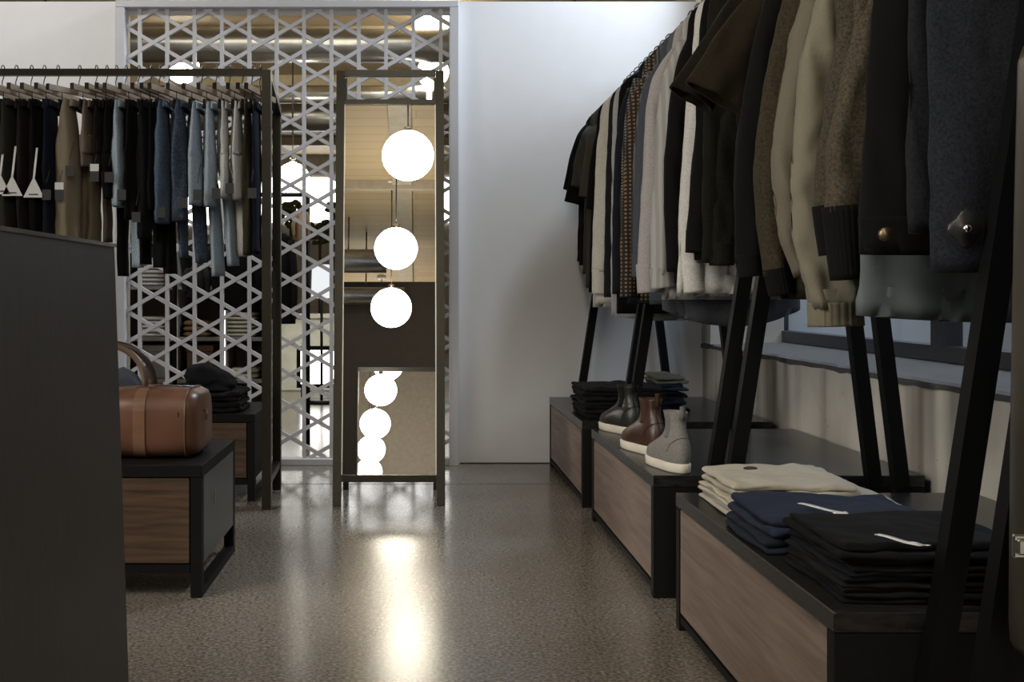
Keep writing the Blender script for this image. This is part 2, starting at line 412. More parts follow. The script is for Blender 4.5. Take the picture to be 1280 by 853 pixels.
def garment(D, kind, label, mat, sleeve, hem_z=.98, hw=.225, cuff=None, cuffmat=None, cuff_z=None, body=True, thick=.026, name=None, fold=.008,
            collar=True, hemband=None, sleevemat=None, zsh=1.50, hem_round=0, cx=RX+.0, th_s=None, power=2.6, gather=None, right=True, wr=.005):
    """sleeve: pixel polyline (px,py,halfwidth px) of the aisle-side sleeve at depth D"""
    GI[0] += 1; sd = GI[0]*1.37
    nm = name or {'tee':'t_shirt','shirt':'shirt','knit':'sweater','jacket':'jacket'}[kind]
    t = thing(nm, label, {'tee':'t-shirt','shirt':'shirt','knit':'sweater','jacket':'jacket'}[kind], (RX,D,RZ-.2), 'clothes hanging on the a-frame racks')
    k = F/D
    if body:
        z0 = RZ-.082
        path = [(cx,D,z0,.045,.018), (cx,D,z0-.020,.10,.020), (cx,D,z0-.05,.155,.023), (cx,D,z0-.085,.185,thick),
                (cx,D,z0-.20,.197,thick*1.15), ((cx),D,(z0+hem_z)/2,(.2+hw)/2,thick*1.1), (cx,D,hem_z,hw,thick)]
        m = MB(); R = cloth(m, path, n=52, steps=34, fold=fold, seed=sd, wrinkle=wr, power=power)
        if hem_round:
            for i_, v in enumerate(m.v):
                q = max(0, (v.z-hem_z)); 
                if q < .16: m.v[i_] = Vector((v.x, v.y, v.z+hem_round*(1-q/.16)*((v.x-cx)/hw)**2))
        m.build('body', mat, t)
        if hemband:
            m = MB(); h = hemband[0]
            cloth(m, [(cx,D,hem_z+h,hw*1.005,thick*1.12), (cx,D,hem_z-.001,hw*(.985),thick*1.1)], n=60, steps=8, fold=.002, seed=sd, wrinkle=.001, power=power)
            m.build('hem_band', hemband[1], t)
        if collar:
            m = MB(); cloth(m, [(cx,D,z0+.024,.05,.026), (cx,D,z0,.06,.030), (cx,D,z0-.016,.066,.031)], n=28, steps=6, fold=0, wrinkle=.002, seed=sd); m.build('collar', sleevemat or mat, t)
    ts = th_s or thick*1.15
    if sleeve:
        pts = []
        for px, py, h in sleeve:
            p = P(px, py, D); pts.append((p.x, D, p.z, h/k, min(ts, h/k*.95)))
        m = MB(); cloth(m, pts, n=36, steps=34, fold=.006, ff=40, seed=sd+9, wrinkle=wr, power=2.2, gather=gather); m.build('sleeve', sleevemat or mat, t)
        if cuff:
            (x0,y0,h0),(x1,y1,h1) = cuff
            a = P(x0,y0,D); b = P(x1,y1,D)
            m = MB(); cloth(m, [(a.x,D,a.z,h0/k,ts*1.12), (b.x,D,b.z,h1/k,ts*1.1)], n=72, steps=10, fold=.001, seed=sd, wrinkle=.001, power=2.2, gather=-1 if cuffmat is not None and kind != 'shirt' else None)
            m.build('cuff', cuffmat or mat, t)
    if right and body:
        m = MB(); z0 = RZ-.13
        lz = z0-.30 if kind == 'tee' else z0-.62
        rr = .08 if kind == 'tee' else .05
        cloth(m, [(cx+.165,D,z0,.05,ts), (cx+.23,D,z0-.12,.06,ts), (cx+.275,D,lz,rr,ts)], n=28, steps=18, fold=.004, seed=sd+4, wrinkle=.004); m.build('sleeve', sleevemat or mat, t)
    hanger(D, label_short(label))
    return t
def label_short(l):
    return ' '.join(l.split()[:9])

blackc = (.006,.0057,.0055)
# --- far rack (rail depth 5.03 .. 4.0)
G = garment
G(4.99,'tee','black t-shirt at the far end of the farthest rack', fabric(blackc), [(752,150,10),(735,178,16),(720,240,17)], hem_z=.92)
G(4.91,'tee','black t-shirt with low wide sleeve, second from the back wall', fabric((0.008,0.0075,0.0065)), [(756,160,10),(738,190,16),(722,255,17)], hem_z=.90)
G(4.83,'tee','grey olive t-shirt third from the back wall', fabric((0.055,0.0523,0.0413)), [(760,150,10),(742,175,16),(730,236,17)], hem_z=.86)
G(4.74,'tee','taupe olive t-shirt fourth from the back wall', fabric((0.0633,0.0578,0.0468)), [(764,146,10),(750,175,15),(738,248,15)], hem_z=.80)
G(4.64,'tee','black t-shirt hanging between taupe and cream shirts on the far rack', fabric((0.007,0.0065,0.0065)), [(768,142,9),(755,180,13),(745,262,13)], hem_z=.78)
G(4.54,'shirt','thin white undershirt behind the cream shirt on the far rack', fabric((0.4675,0.459,0.4335)), [(770,140,8),(757,175,8),(752,262,7)], hem_z=.72)
G(4.44,'shirt','cream long-sleeved shirt on the far rack, hanging lowest of its pale shirts', fabric((0.527,0.5015,0.442)), [(778,128,9),(764,160,14),(756,250,13),(752,340,12)], cuff=((752,338,12),(750,368,10)), hem_z=.735, hw=.23)
G(4.34,'jacket','charcoal jacket with a vertical row of silver studs on the far rack', fabric((0.015,0.0155,0.0165)), [(784,124,8),(775,160,9),(769,260,8),(768,352,8)], hem_z=.76, hw=.215)
G(4.24,'shirt','light grey shirt with pale hem low on the far rack', fabric((0.357,0.3655,0.3825)), [(786,122,8),(782,160,9),(778,260,9),(775,330,9)], hem_z=.672, hw=.205, hem_round=.02)
G(4.14,'knit','black sweater at the near end of the farthest rack', fabric(blackc), [(792,116,8),(788,180,10),(783,270,9),(781,350,9)], hem_z=.70, hw=.20)
# --- middle rack (3.84 .. 2.82)
G(3.80,'shirt','dark navy shirt at the far end of the middle rack', fabric((0.011,0.0125,0.016)), [(792,112,8),(784,150,11),(776,260,10),(775,368,10)], hem_z=.74)
G(3.71,'shirt','grey and black small-checked shirt on the middle rack', check_fabric((0.015,0.014,0.013), (.20,.18,.15), 32, 'small_check'), [(800,100,8),(793,140,11),(786,250,10),(786,340,10)], hem_z=.78)
G(3.62,'shirt','brown and black checked flannel shirt on the middle rack', check_fabric((0.0075,0.006,0.0055), (.20,.12,.055), 24, 'flannel_check'), [(812,96,8),(800,130,12),(790,250,12),(788,372,13)], hem_z=.745)
G(3.53,'shirt','charcoal striped shirt beside the flannel on the middle rack', stripe_fabric((0.0248,0.0237,0.0231), (.11,.10,.095), 30, 'charcoal_stripe'), [(818,92,8),(808,130,10),(800,230,10),(798,330,9)], hem_z=.78)
G(3.44,'shirt','slate blue shirt with button cuff on the middle rack', fabric((0.0578,0.066,0.0798)), [(828,82,8),(815,120,13),(805,230,12),(802,345,11)], cuff=((802,318,12),(801,347,11)), hem_z=.74)
G(3.35,'shirt','slate grey chambray shirt with long rounded silver-grey tail on the middle rack', fabric((0.088,0.0935,0.1045)), [(836,76,8),(822,120,11),(812,230,10),(810,335,9)], hem_z=.675, hw=.205, hem_round=.05)
G(3.27,'shirt','light lilac-grey shirt hanging open-sleeved on the middle rack', fabric((0.323,0.3017,0.2975)), [(848,62,8),(826,110,14),(816,240,14),(811,350,15)], cuff=((811,330,16),(813,366,16)), hem_z=.755)
G(3.18,'shirt','pale grey striped shirt with white cuffs on the middle rack', stripe_fabric((.26,.25,.24), (.34,.33,.315), 18, 'pale_stripe'), [(856,52,8),(840,110,14),(830,240,13),(826,345,14)], cuff=((826,334,15),(829,360,15)), hem_z=.765, sleevemat=None)
G(3.10,'knit','black sweater between two pale shirts on the middle rack', fabric((0.005,0.005,0.005)), [(880,28,10),(862,90,18),(846,220,16),(846,340,13)], hem_z=.80)
G(3.02,'shirt','off-white oxford shirt with wide hanging cuff on the middle rack', fabric((0.51,0.4972,0.4675)), [(906,20,12),(886,100,20),(868,230,18),(862,345,14)], cuff=((864,330,15),(866,366,15)), hem_z=.772, hw=.24)
G(2.95,'knit','black sweater with deep cuff over the oxford shirt', fabric((0.005,0.005,0.005)), [(922,10,12),(898,110,20),(880,220,15),(872,300,14)], cuff=((872,288,14),(871,316,14)), hem_z=.86, hw=.21)
G(2.875,'knit','dark olive sweatshirt at the near end of the middle rack', fabric((0.012,0.0115,0.008), .2, scale=180), [(940,10,14),(925,110,22),(908,220,20),(901,320,14)], cuff=((902,304,15),(902,332,15)), hem_z=.85, hw=.21)
# --- near rack (2.60 .. 1.60)
G(2.56,'tee','black-brown t-shirt with wide sleeve at the far end of the near rack', fabric((0.01,0.008,0.0055)), [(945,-30,14),(915,40,26),(864,124,31)], hem_z=.93, hw=.21, th_s=.035)
G(2.46,'tee','dark olive-brown wide-sleeved t-shirt second on the near rack', fabric((0.017,0.013,0.008), .2), [(985,-30,18),(950,30,36),(896,124,45)], hem_z=.95, hw=.21, th_s=.035)
G(2.34,'knit','black knit sweater with long narrow sleeve on the near rack', fabric((0.0045,0.0045,0.005)), [(985,-30,20),(960,80,24),(940,200,20),(935,330,16)], cuff=((935,318,16),(938,346,15)), hem_z=.80, hw=.215)
G(2.25,'knit','brown-olive wool sweater with dark cuff on the near rack', fabric((0.0341,0.0275,0.0176), .25, scale=170), [(1010,-30,24),(985,90,26),(965,220,22),(972,345,16)], cuff=((972,335,17),(978,368,15)), cuffmat=fabric((0.006,0.0055,0.005)), hem_z=.76, hw=.21, hemband=(.05, fabric((0.007,0.0065,0.006))))
G(2.15,'jacket','khaki jacket with snap placket behind the elastic-cuffed khaki jacket', fabric((0.12,0.108,0.081), .05), [(1030,-30,20),(1005,80,24),(985,200,20),(990,290,17),(1003,345,12)], hem_z=.90, hw=.20, wr=.008)
G(2.06,'jacket','khaki windbreaker with gathered elastic cuff hanging lowest', fabric((0.162,0.147,0.111), .04), [(1062,-30,26),(1040,60,34),(1026,180,36),(1026,290,36),(1042,355,34),(1044,386,29)], cuff=((1044,378,33),(1045,408,34)), cuffmat=fabric((0.15,0.135,0.096), .05), hem_z=.85, hw=.20, gather=.93, wr=.010)
G(1.975,'knit','heather brown sweatshirt with black ribbed cuff, farther of two', fabric((0.0468,0.0396,0.0286), .35, scale=210), [(1085,-30,20),(1062,80,22),(1045,190,22),(1036,265,17)], cuff=((1036,256,19),(1044,318,18)), cuffmat=fabric(blackc), hem_z=.84, hw=.20)
G(1.90,'knit','heather brown sweatshirt with black ribbed cuff, nearer of two', fabric((0.0578,0.0484,0.0341), .35, scale=210), [(1108,-30,20),(1082,70,24),(1062,180,26),(1055,268,24)], cuff=((1054,258,25),(1060,350,20)), cuffmat=fabric(blackc), hem_z=.86, hw=.20)
G(1.835,'shirt','pale blue-grey shirt whose long hem shows below the black jacket', fabric((0.102,0.12,0.123), .04), [(1185,-30,20),(1175,80,20),(1168,200,18),(1165,280,14)], right=False, cx=RX+.03, hem_z=.722, hw=.25, fold=.005, hem_round=.012, thick=.024)
DJ = G(1.765,'jacket','black denim trucker jacket with copper button on its hem band', fabric((0.005,0.0045,0.0043)), [(1188,-30,24),(1175,60,26),(1160,160,22),(1150,230,18)], hem_z=.832, hw=.243, hemband=(.058, fabric((0.0065,0.0055,0.005))), fold=.004, thick=.030)
G(1.69,'jacket','charcoal navy wool jacket with snap tab cuff near the right end', fabric((0.013,0.014,0.017), .3, scale=240), [(1262,-30,34),(1235,60,34),(1218,160,30),(1212,255,26)], cuff=((1212,250,26),(1208,322,24)), cuffmat=fabric((0.006,0.006,0.0065)), hem_z=.86, hw=.20)
G(1.63,'jacket','dark navy wool coat last on the near rack', fabric((0.0165,0.0182,0.0231), .3, scale=240), [(1300,-30,34),(1272,60,30),(1258,160,26),(1250,250,20)], hem_z=.80, hw=.19)
# details on the black denim jacket
bd = MB(); c = P(1107,293,1.765-.048); bd.tube([c+Vector((0,.004,0)), c+Vector((0,-.005,0))], .0105, 24); 
b2 = bd.build('button', plain('copper_button', (.20,.15,.10), .45, 1), DJ); b2['label'] = 'copper button'
st = MB(); thread = plain('brown_thread', (.10,.07,.045), .8)
for z in (.890, .836):
    pass
# tab of the wool jacket
tb = MB(); c = P(1209,286,1.585); pts = []
for i in range(24):
    a = 2*math.pi*i/24; r = .024*(1+.14*math.cos(4*a)); pts.append((math.cos(a)*r*.95, math.sin(a)*r))
tb.rings([[c+Vector((x,0,z)) for x, z in pts], [c+Vector((x*1.04,.004,z*1.04)) for x, z in pts], [c+Vector((x,.009,z)) for x, z in pts]])
wj = [o for o in bpy.data.objects if o.get('label','').startswith('charcoal navy wool jacket')][0]
tbo = tb.build('cuff_tab', leather('black_tab', (.02,.02,.019)), wj)
sn = MB(); sn.sphere(c+Vector((0,-.002,0)), .0065, .004, .0065, 16, 8); sn.build('snap', CHROME, wj)
# studs along the navy shirt edge and the cream shirt
for i in range(9):
    c = P(767.5-i*.1, 176+i*23, 4.30); m = MB(); m.sphere(c, .0045, .0045, .0045, 10, 6); m.build('stud', CHROME, [o for o in bpy.data.objects if o.get('label','').startswith('charcoal jacket with a vertical')][0])

# ------------------------------------------------------------------ folded trousers
def folded(name, label, x0, x1, y0, y1, z0, h, mat, group, seed=0, slant=0.0, loops=2, tags=None, over=0.0):
    """one folded pair: layered cloth with rounded folds on the aisle side, layers seen from the front"""
    t = thing(name, label, 'trousers', ((x0+x1)/2,(y0+y1)/2,z0), group)
    lay = h/loops
    for li in range(loops):
        m = MB(); zb = z0+lay*li; nx, ny = 34, 22; r = lay/2
        xa = x0+.006*fbm((seed, li, 1), 3.3)+.004*li; xb = x1+.02*fbm((seed, li, 9), 2.7)-.02*li+over*(1 if li == 0 else 0)
        ya = y0+.008*fbm((seed, li, 4), 3.1)+.004*li; yb = y1-.006*li
        rings = []; rnd = random.Random(seed*31+li); th = rnd.uniform(-.05,.05); sx = rnd.uniform(-.006,.006)
        def rect(hh, yl, yh):
            pts = []
            for q in range(26): pts.append((lerp(yl+hh, yh-hh, q/25), hh))
            for q in range(1, 8): aa = math.pi/2-math.pi*q/8; pts.append((yh-hh+hh*math.cos(aa), hh*math.sin(aa)))
            for q in range(26): pts.append((lerp(yh-hh, yl+hh, q/25), -hh))
            for q in range(1, 8): aa = -math.pi/2-math.pi*q/8; pts.append((yl+hh+hh*math.cos(aa), hh*math.sin(aa)))
            return pts
        nx = 46
        for i in range(nx+1):
            tx = (1-math.cos(math.pi*i/nx))/2; x = lerp(xa, xb, tx)+sx; ring = []
            dl = min((x-sx-xa), (xb-(x-sx)))
            hh = r*max(.12, math.sqrt(max(0, 1-(1-min(1, dl/(r*1.3)))**2)))
            for (yy, z_) in rect(hh, ya+(r-hh)*.6, yb-(r-hh)*.6):
                y = yy+(x-xa)*th; z = zb+r+z_
                nn = noise.noise(Vector((x*8+seed*2, y*7, li*4+seed))); n2 = noise.noise(Vector((x*24+seed*2, y*22+x*9, li*4+seed)))
                n3 = noise.noise(Vector((x*5+seed, li*2.2, seed*.7)))
                fr_ = max(0, 1-(y-ya)/.05)
                dz = (nn*.55+n2*.36)*min(lay, .03)*(1 if z_ > 0 else .5)+fr_*n3*lay*.35
                dy = noise.noise(Vector((x*9+li*3, z*25, seed+li)))*.012*(1 if y < (ya+yb)/2 else .4)+.004*noise.noise(Vector((x*34, z*90, seed)))
                dx = .010*noise.noise(Vector((y*10, z*40, seed+li*2)))*(1-tx)
                z = max(z0+.0006+(0 if z_ < 0 else hh*.8), z+dz)
                ring.append(Vector((x+dx, y+dy, z)))
            rings.append(ring)
        m.rings(rings, (True, True)); m.build('folded_leg' if li else 'folded_layer', mat, t)
    return t
kh = fabric((.46,.42,.345), .04); nvy = fabric((.018,.022,.034), .08); bl = fabric((.008,.008,.009)); bl2 = fabric((.012,.011,.012)); bl3 = fabric((.010,.011,.014))
gk = 'folded khaki trousers on the near bench'; gn = 'folded navy trousers on the near bench'; gb = 'folded black trousers on the near bench'
folded('folded_trousers', 'folded khaki trousers at the bottom of the khaki stack', .645, .985, 2.27, 2.53, .3115, .020, kh, gk, 1, over=.02)
folded('folded_trousers', 'folded khaki trousers in the middle of the khaki stack', .638, .99, 2.262, 2.53, .332, .020, kh, gk, 2)
kt = folded('folded_trousers', 'folded khaki trousers with pocket slit on top of the khaki stack', .645, .92, 2.28, 2.54, .352, .030, kh, gk, 3)
folded('folded_trousers', 'folded navy trousers at the bottom of the navy stack', .612, .93, 1.96, 2.23, .3115, .026, nvy, gn, 4, over=.02)
folded('folded_trousers', 'folded navy trousers with white size sticker on top of the navy stack', .618, .95, 1.965, 2.235, .338, .034, fabric((.024,.031,.052), .08), gn, 5)
zz = .3115
for i, (hh, cc, nm_) in enumerate(((.016,bl,'bottom of the five-high black stack'),(.016,bl2,'second from the bottom of the black stack'),(.016,bl3,'middle of the black stack'),(.017,bl2,'second from the top of the black stack'),(.022,bl,'top of the black stack, white size sticker on it'))):
    folded('folded_trousers', 'folded black trousers, '+nm_, .628+.004*(i%2), .945-.006*(i%3), 1.645+.003*(i%2), 1.915, zz, hh, cc, gb, 6+i); zz += hh
m = MB(); q = P(938,594,2.46); m.sphere((q.x,q.y,.387), .016, .008, .0045, 16, 8); m.build('pocket_slit', plain('pocket_shadow_cloth', (.05,.04,.03), .9), kt)
def sticker(px, py, D, z, l, w, ang, label):
    # narrow size strip lying on the cloth
    p = P(px, py, D); k = (CH-z)/(CH-p.z); x = p.x*k; y = D*k
    m = MB(); n = 8; rings = []
    ca, sa = math.cos(ang), math.sin(ang)
    for i in range(n+1):
        s = (i/n-.5)*l; q = Vector((x+ca*s, y+sa*s, z+.006+.0006*math.sin(i*.9)))
        rings.append([q+Vector((-sa*w/2, ca*w/2, 0)), q+Vector((sa*w/2, -ca*w/2, 0)), q+Vector((sa*w/2, -ca*w/2, .0012)), q+Vector((-sa*w/2, ca*w/2, .0012))])
    m.rings(rings); tag(m.build('size_sticker', WHITEP), label, 'sticker')
    return x, y
sticker(1026, 640, 2.1, .381, .105, .012, math.radians(-66), 'long white size strip on the navy trousers')
sticker(1050, 646, 2.1, .381, .024, .022, math.radians(-10), 'short white sticker square on the navy trousers')
sticker(1124, 681, 1.8, .4035, .085, .011, math.radians(-68), 'long white size strip on the black trousers')
sticker(1150, 686, 1.8, .4035, .030, .004, math.radians(-52), 'thin short white strip on the black trousers')
# far bench stacks
z = .3115; gj = 'folded dark jeans on the far bench'
tones = [bl, bl2, bl, bl3, bl2, bl, bl2]
names = ['lowest', 'second lowest', 'third lowest', 'middle', 'third highest', 'second highest', 'topmost']
for i in range(7):
    folded('folded_jeans', 'folded black jeans, %s in the big stack on the far bench' % names[i], .625-.004*(i%2), .925+.004*(i%3), 4.13+.004*(i%2), 4.47, z, .0162, tones[i], gj, 20+i, loops=1); z += .0162
names = ['bottom', 'second', 'third', 'fourth', 'top']
tn = [bl3, fabric((.02,.022,.03)), bl, fabric((.02,.026,.04)), fabric((.10,.10,.075))]
z = .3115
for i in range(5):
    folded('folded_jeans', 'folded %s trousers, %s of the smaller stack on the far bench' % ('olive' if i == 4 else 'dark', names[i]), .935, 1.06, 4.35, 4.62, z, .028, tn[i], 'smaller stack of trousers on the far bench', 30+i); z += .028

# ------------------------------------------------------------------ boots
def boot(x, y, z, ang, sc, label, mat, gore):
    t = thing('chelsea_boot', label, 'boot', (x,y,z), 'boots standing on the middle bench')
    f = Vector((math.cos(ang), math.sin(ang), 0)); s = Vector((-f.y, f.x, 0)); o = Vector((x,y,z))
    def ring(zz, xf, xb, w, n=40, px=2.3, waist=0.0):
        r = []
        for j in range(n):
            a = 2*math.pi*j/n; ca, sa = math.cos(a), math.sin(a)
            X = (xf+xb)/2+(xf-xb)/2*abs(ca)**(2/px)*math.copysign(1, ca)
            u = (X-xb)/(xf-xb)
            ww = w*(1-waist*math.exp(-((u-.42)/.16)**2))*(1-.10*(1-u) if waist else 1)
            r.append(o+(f*X+s*(ww*abs(sa)**(2/px)*math.copysign(1, sa))+Vector((0,0,zz)))*sc)
        return r
    # sole wedge
    m = MB(); m.rings([ring(.0, .168,-.072,.040,waist=.10), ring(.004,.175,-.079,.045,waist=.12), ring(.026,.178,-.080,.046,waist=.12), ring(.029,.174,-.077,.043,waist=.12)])
    m.build('sole', RUB, t)
    keys = [(.027,.171,-.074,.041,.12),(.040,.170,-.078,.044,.10),(.058,.155,-.080,.0445,.08),(.072,.124,-.079,.042,.04),(.088,.086,-.075,.037,0),(.104,.056,-.067,.030,0),(.122,.041,-.058,.0255,0),(.145,.037,-.053,.0255,0),(.168,.041,-.056,.029,0),(.178,.044,-.058,.0305,0)]
    m = MB(); rr = []
    for i in range(31):
        q = interp([(k[0], *k[1:]) for k in keys], .027+.151*i/30); rr.append(ring(.027+.151*i/30, q[0], q[1], q[2], waist=q[3]))
    rr.append(ring(.176, .040,-.054,.027)); rr.append(ring(.14, .034,-.050,.022))
    m.rings(rr); m.build('upper', mat, t)
    for sd in (-1, 1):
        m = MB(); g = []
        for i in range(9):
            zz = .100+.076*i/8; q = interp([(k[0], *k[1:]) for k in keys], zz); wdt = .012+.008*i/8
            c = (q[0]+q[1])/2
            g.append([o+(f*(c+a*wdt)+s*sd*(q[2]*(.985 if abs(a) > .9 else 1.0)+b)+Vector((0,0,zz)))*sc for a, b in ((-1,.0005),(-.5,.0016),(.5,.0016),(1,.0005),(1,-.004),(-1,-.004))])
        m.rings(g); m.build('elastic_gore', gore, t)
    m = MB(); g = []
    for i in range(13):
        a = math.pi*i/12; zz = .155+.030*math.sin(a) + (.012 if 0 < i < 12 else 0); xx = -.0605+.0085*(i/12) if i < 12 else -.052
        g.append([o+(f*xx+s*q+Vector((0,0,zz)))*sc for q in (-.008,.008)]+[o+(f*(xx-.0022)+s*q+Vector((0,0,zz)))*sc for q in (.008,-.008)])
    m.rings(g); m.build('pull_tab', gore, t)
    # heel counter seam + welt line
    m = MB()
    pts = []
    for i in range(17):
        b = -1+2*i/16; q = interp([(k[0], *k[1:]) for k in keys], .060+.045*(1-b*b)**.5 if abs(b) < 1 else .060); zz = .060+.045*max(0, 1-b*b)**.5
        q = interp([(k[0], *k[1:]) for k in keys], zz); X = q[1]+(.05)*b*b; hw_ = q[2]*min(1, (1-abs(1-(X-q[1])/((q[0]-q[1])/2))**2.3)**(1/2.3) if X > q[1] else 0)
        pts.append(o+(f*(X-.001)+s*(hw_*math.copysign(1, b)+.0008*math.copysign(1,b))+Vector((0,0,zz)))*sc)
    m.tube(pts, .0009, 5); m.build('seam', gore, t)
    return t
dr = math.radians
boot(.674, 2.92, TZ, dr(101), .87, 'grey suede ankle boot with white sole, nearest on the bench', fabric((.21,.20,.185), .12, .85, 200), fabric((.16,.155,.145)))
boot(.674, 3.235, TZ, dr(105), .90, 'brown leather ankle boot with white sole, between the other two', leather('brown_leather', (.055,.024,.015)), fabric((.06,.035,.022)))
boot(.695, 3.70, TZ, dr(110), .90, 'dark green-black leather ankle boot, farthest on the bench', leather('green_black_leather', (.020,.020,.014)), fabric((.012,.012,.010)))

# ------------------------------------------------------------------ left side benches
def bench_left(x0, x1, y0, y1, zt, label, sidepanel):
    t = thing('display_bench', label, 'bench', ((x0+x1)/2,(y0+y1)/2,0), 'display benches on the left')
    MB().box((x0,y0,zt-.03), (x1,y1,zt), .0015).build('bench_top', BLACK, t)
    for x in (x0, x1-.028):
        m = MB(); m.box((x,y0,0), (x+.028,y0+.03,zt-.031)); m.box((x,y1-.03,0), (x+.028,y1,zt-.031)); m.box((x,y0+.03,0), (x+.028,y1-.03,.022)); m.build('end_frame', BLACK, t)
        MB().box((x+.006,y0+.031,.085), (x+.0275,y1-.031,zt-.031)).build('end_panel', sidepanel, t)
    MB().box((x0+.03,y0+.0,.062), (x1-.03,y0+.03,.084)).build('bottom_rail', BLACK, t)
    MB().box((x0+.03,y0+.022,.085), (x1-.03,y1-.02,zt-.031)).build('carcass', BLACK, t)
    MB().box((x0+.032,y0+.004,.087), (x1-.032,y0+.0215,zt-.033), .001).build('drawer_front', WALN_L, t)
    return t
GP = plain('grey_lacquer_panel', (.055,.056,.052), .3)
b1 = bench_left(-1.55, -.543, 2.837, 3.36, .336, 'black-framed bench with warm walnut drawer carrying the brown bag', GP)
m = MB(); m.box((-.5432,3.02,.205), (-.5415,3.03,.245)); m.build('pull_slot', CHROME, b1)
bench_left(-1.75, -.60, 4.17, 4.66, .325, 'black-framed walnut bench under the trouser rack', BLACK)

# duffel bag
BR = leather('cognac_leather', (.13,.060,.036)); BRD = leather('dark_tan_leather', (.10,.055,.036))
dy, dzb = 3.05, .337
bag = thing('duffel_bag', 'brown leather duffel bag with rolled handles on the near left bench', 'bag', (-.82,dy,dzb))
def bagring(x, k, hz=.182, hy=.125):
    r = []; x -= .024
    for j in range(44):
        a = 2*math.pi*j/44; ca, sa = math.cos(a), math.sin(a)
        ex = abs(ca)**.42*math.copysign(1, ca); ez = abs(sa)**(.5)*math.copysign(1, sa)
        y = dy+ex*hy*k*(1-.10*max(0, sa)); z = dzb+hz/2+ez*hz/2*k
        z += .006*noise.noise(Vector((x*9, y*9, 2)))*(1 if sa > 0 else 0)
        r.append(Vector((x, y+.004*noise.noise(Vector((x*14, z*14, 7))), max(dzb+.0005, z))))
    return r
m = MB(); m.rings([bagring(-1.12+.0, .80), bagring(-1.115, .9), bagring(-1.10, .975)]+[bagring(-1.08+i*.025, 1+.012*math.sin(i*.5)) for i in range(21)]+[bagring(-.572, .975), bagring(-.556, .90), bagring(-.549, .78)])
m.build('bag_body', BR, bag)
for xx in (-.580, -1.09):
    m = MB(); rg = bagring(xx, 1.008); m.tube(rg+[rg[0]], .0028, 6, False); m.build('piping', BRD, bag)
for xx in (-.700, -.93):
    m = MB(); m.rings([bagring(xx-.016, 1.0), bagring(xx-.0155, 1.03), bagring(xx+.0155, 1.03), bagring(xx+.016, 1.0)], (False, False), False); m.build('strap_band', leather('light_tan_leather', (.19,.10,.06)), bag)
for sy in (-1, 1):
    pts = []
    for i in range(21):
        a = math.pi*i/20; x = -.839+.115*math.cos(a)*(1 if True else 1); z = dzb+.172+.125*math.sin(a)**.8; pts.append((x, dy+sy*(.055-.02*math.sin(a)), z))
    m = MB(); m.tube(pts, .0085, 10); m.build('handle', BRD if sy < 0 else leather('black_brown_leather', (.03,.018,.012)), bag)
    m = MB()
    for xx in (-.700, -.93): m.box((xx-.045,dy+sy*.065-.003,dzb+.150), (xx-.003,dy+sy*.065+.003,dzb+.188), .002)
    m.build('handle_patch', BRD, bag)
m = MB(); m.tube([(-1.05,dy,dzb+.182),(-.80,dy,dzb+.184),(-.60,dy,dzb+.182)], .003, 6); m.build('zipper', WIRE, bag)
m = MB(); m.tube([(-.572,dy-.02,dzb+.118),(-.565,dy-.035,dzb+.122),(-.560,dy-.05,dzb+.112),(-.562,dy-.055,dzb+.098)], .003, 6); m.build('zipper_pull', BRD, bag)
m = MB(); m.beam((-.624,dy-.124,dzb+.118), (-.577,dy-.095,dzb+.122), .003, .012, (0,0,1)); m.build('side_tab', BRD, bag)
# folded garments behind the bag (seen past the counter) and on the far left bench
z = .326
for i in range(4):
    folded('folded_trousers', 'folded black trousers, %s of the stack under the trouser rack' % ('bottom','second','third','fourth')[i], -.91, -.665, 4.2, 4.46, z, .020, (bl2, bl, bl2, bl)[i], 'black stack under the trouser rack', 40+i, loops=1); z += .020
# slumped top piece
def lump(name, label, cat, c, rx, ry, h, mat, seed, group=None):
    m = MB(); rr = []
    for i in range(17):
        t = i/16; k = (1-.42*t)*((1-t**7)**.5 if t < 1 else 0); k = max(.03, k); ring = []
        for j in range(40):
            a = 2*math.pi*j/40; w = 1+.28*noise.noise(Vector((math.cos(a)*1.5+seed, math.sin(a)*1.5, t*3)))+.12*noise.noise(Vector((math.cos(a)*4+seed, math.sin(a)*4, t*5)))
            ring.append(Vector((c[0]+math.cos(a)*rx*k*w-t*.03, c[1]+math.sin(a)*ry*k*w, c[2]+h*t*(1-.28*max(0, math.cos(a))*k))))
        rr.append(ring)
    m.rings(rr); return tag(m.build(name, mat), label, cat, group)
lump('folded_jacket', 'slumped black jacket on top of the stack under the trouser rack', 'jacket', (-.79,4.33,z+.001), .115, .12, .10, bl, 3)
lump('folded_scarf', 'crumpled slate grey garment beside the bag handle behind the counter', 'clothing', (-1.10,4.33,.326), .095, .12, .165, fabric((.06,.065,.075)), 8)

# ------------------------------------------------------------------ counter at left
ct = thing('display_counter', 'tall dark brown counter block in the left foreground', 'counter', (-.9,1.2,0))
CT = wood('dark_counter_laminate', (.023,.0195,.015), (.042,.036,.029), (25, 25, .8), rough=.42, gscale=8, bstr=.08)
D1 = 1.93; a = P(143,305,D1)
zt = a.z; xe = a.x
m = MB(); v = [(-1.35,.62,0),(xe-.0,.62,0),(xe+.028,D1,0),(-1.35,D1,0),(-1.35,.62,zt-.006),(xe-.030,.62,zt-.006),(xe,D1,zt-.006),(-1.35,D1,zt-.006)]
m.add(v, [(3,2,1,0),(4,5,6,7),(0,1,5,4),(1,2,6,5),(2,3,7,6),(3,0,4,7)]); m.build('counter_body', CT, ct)
m = MB(); v = [(-1.36,.60,zt-.006),(xe-.030,.60,zt-.006),(xe+.003,D1+.004,zt-.006),(-1.36,D1+.004,zt-.006)]; v += [(x,y,zt) for x,y,_ in v]
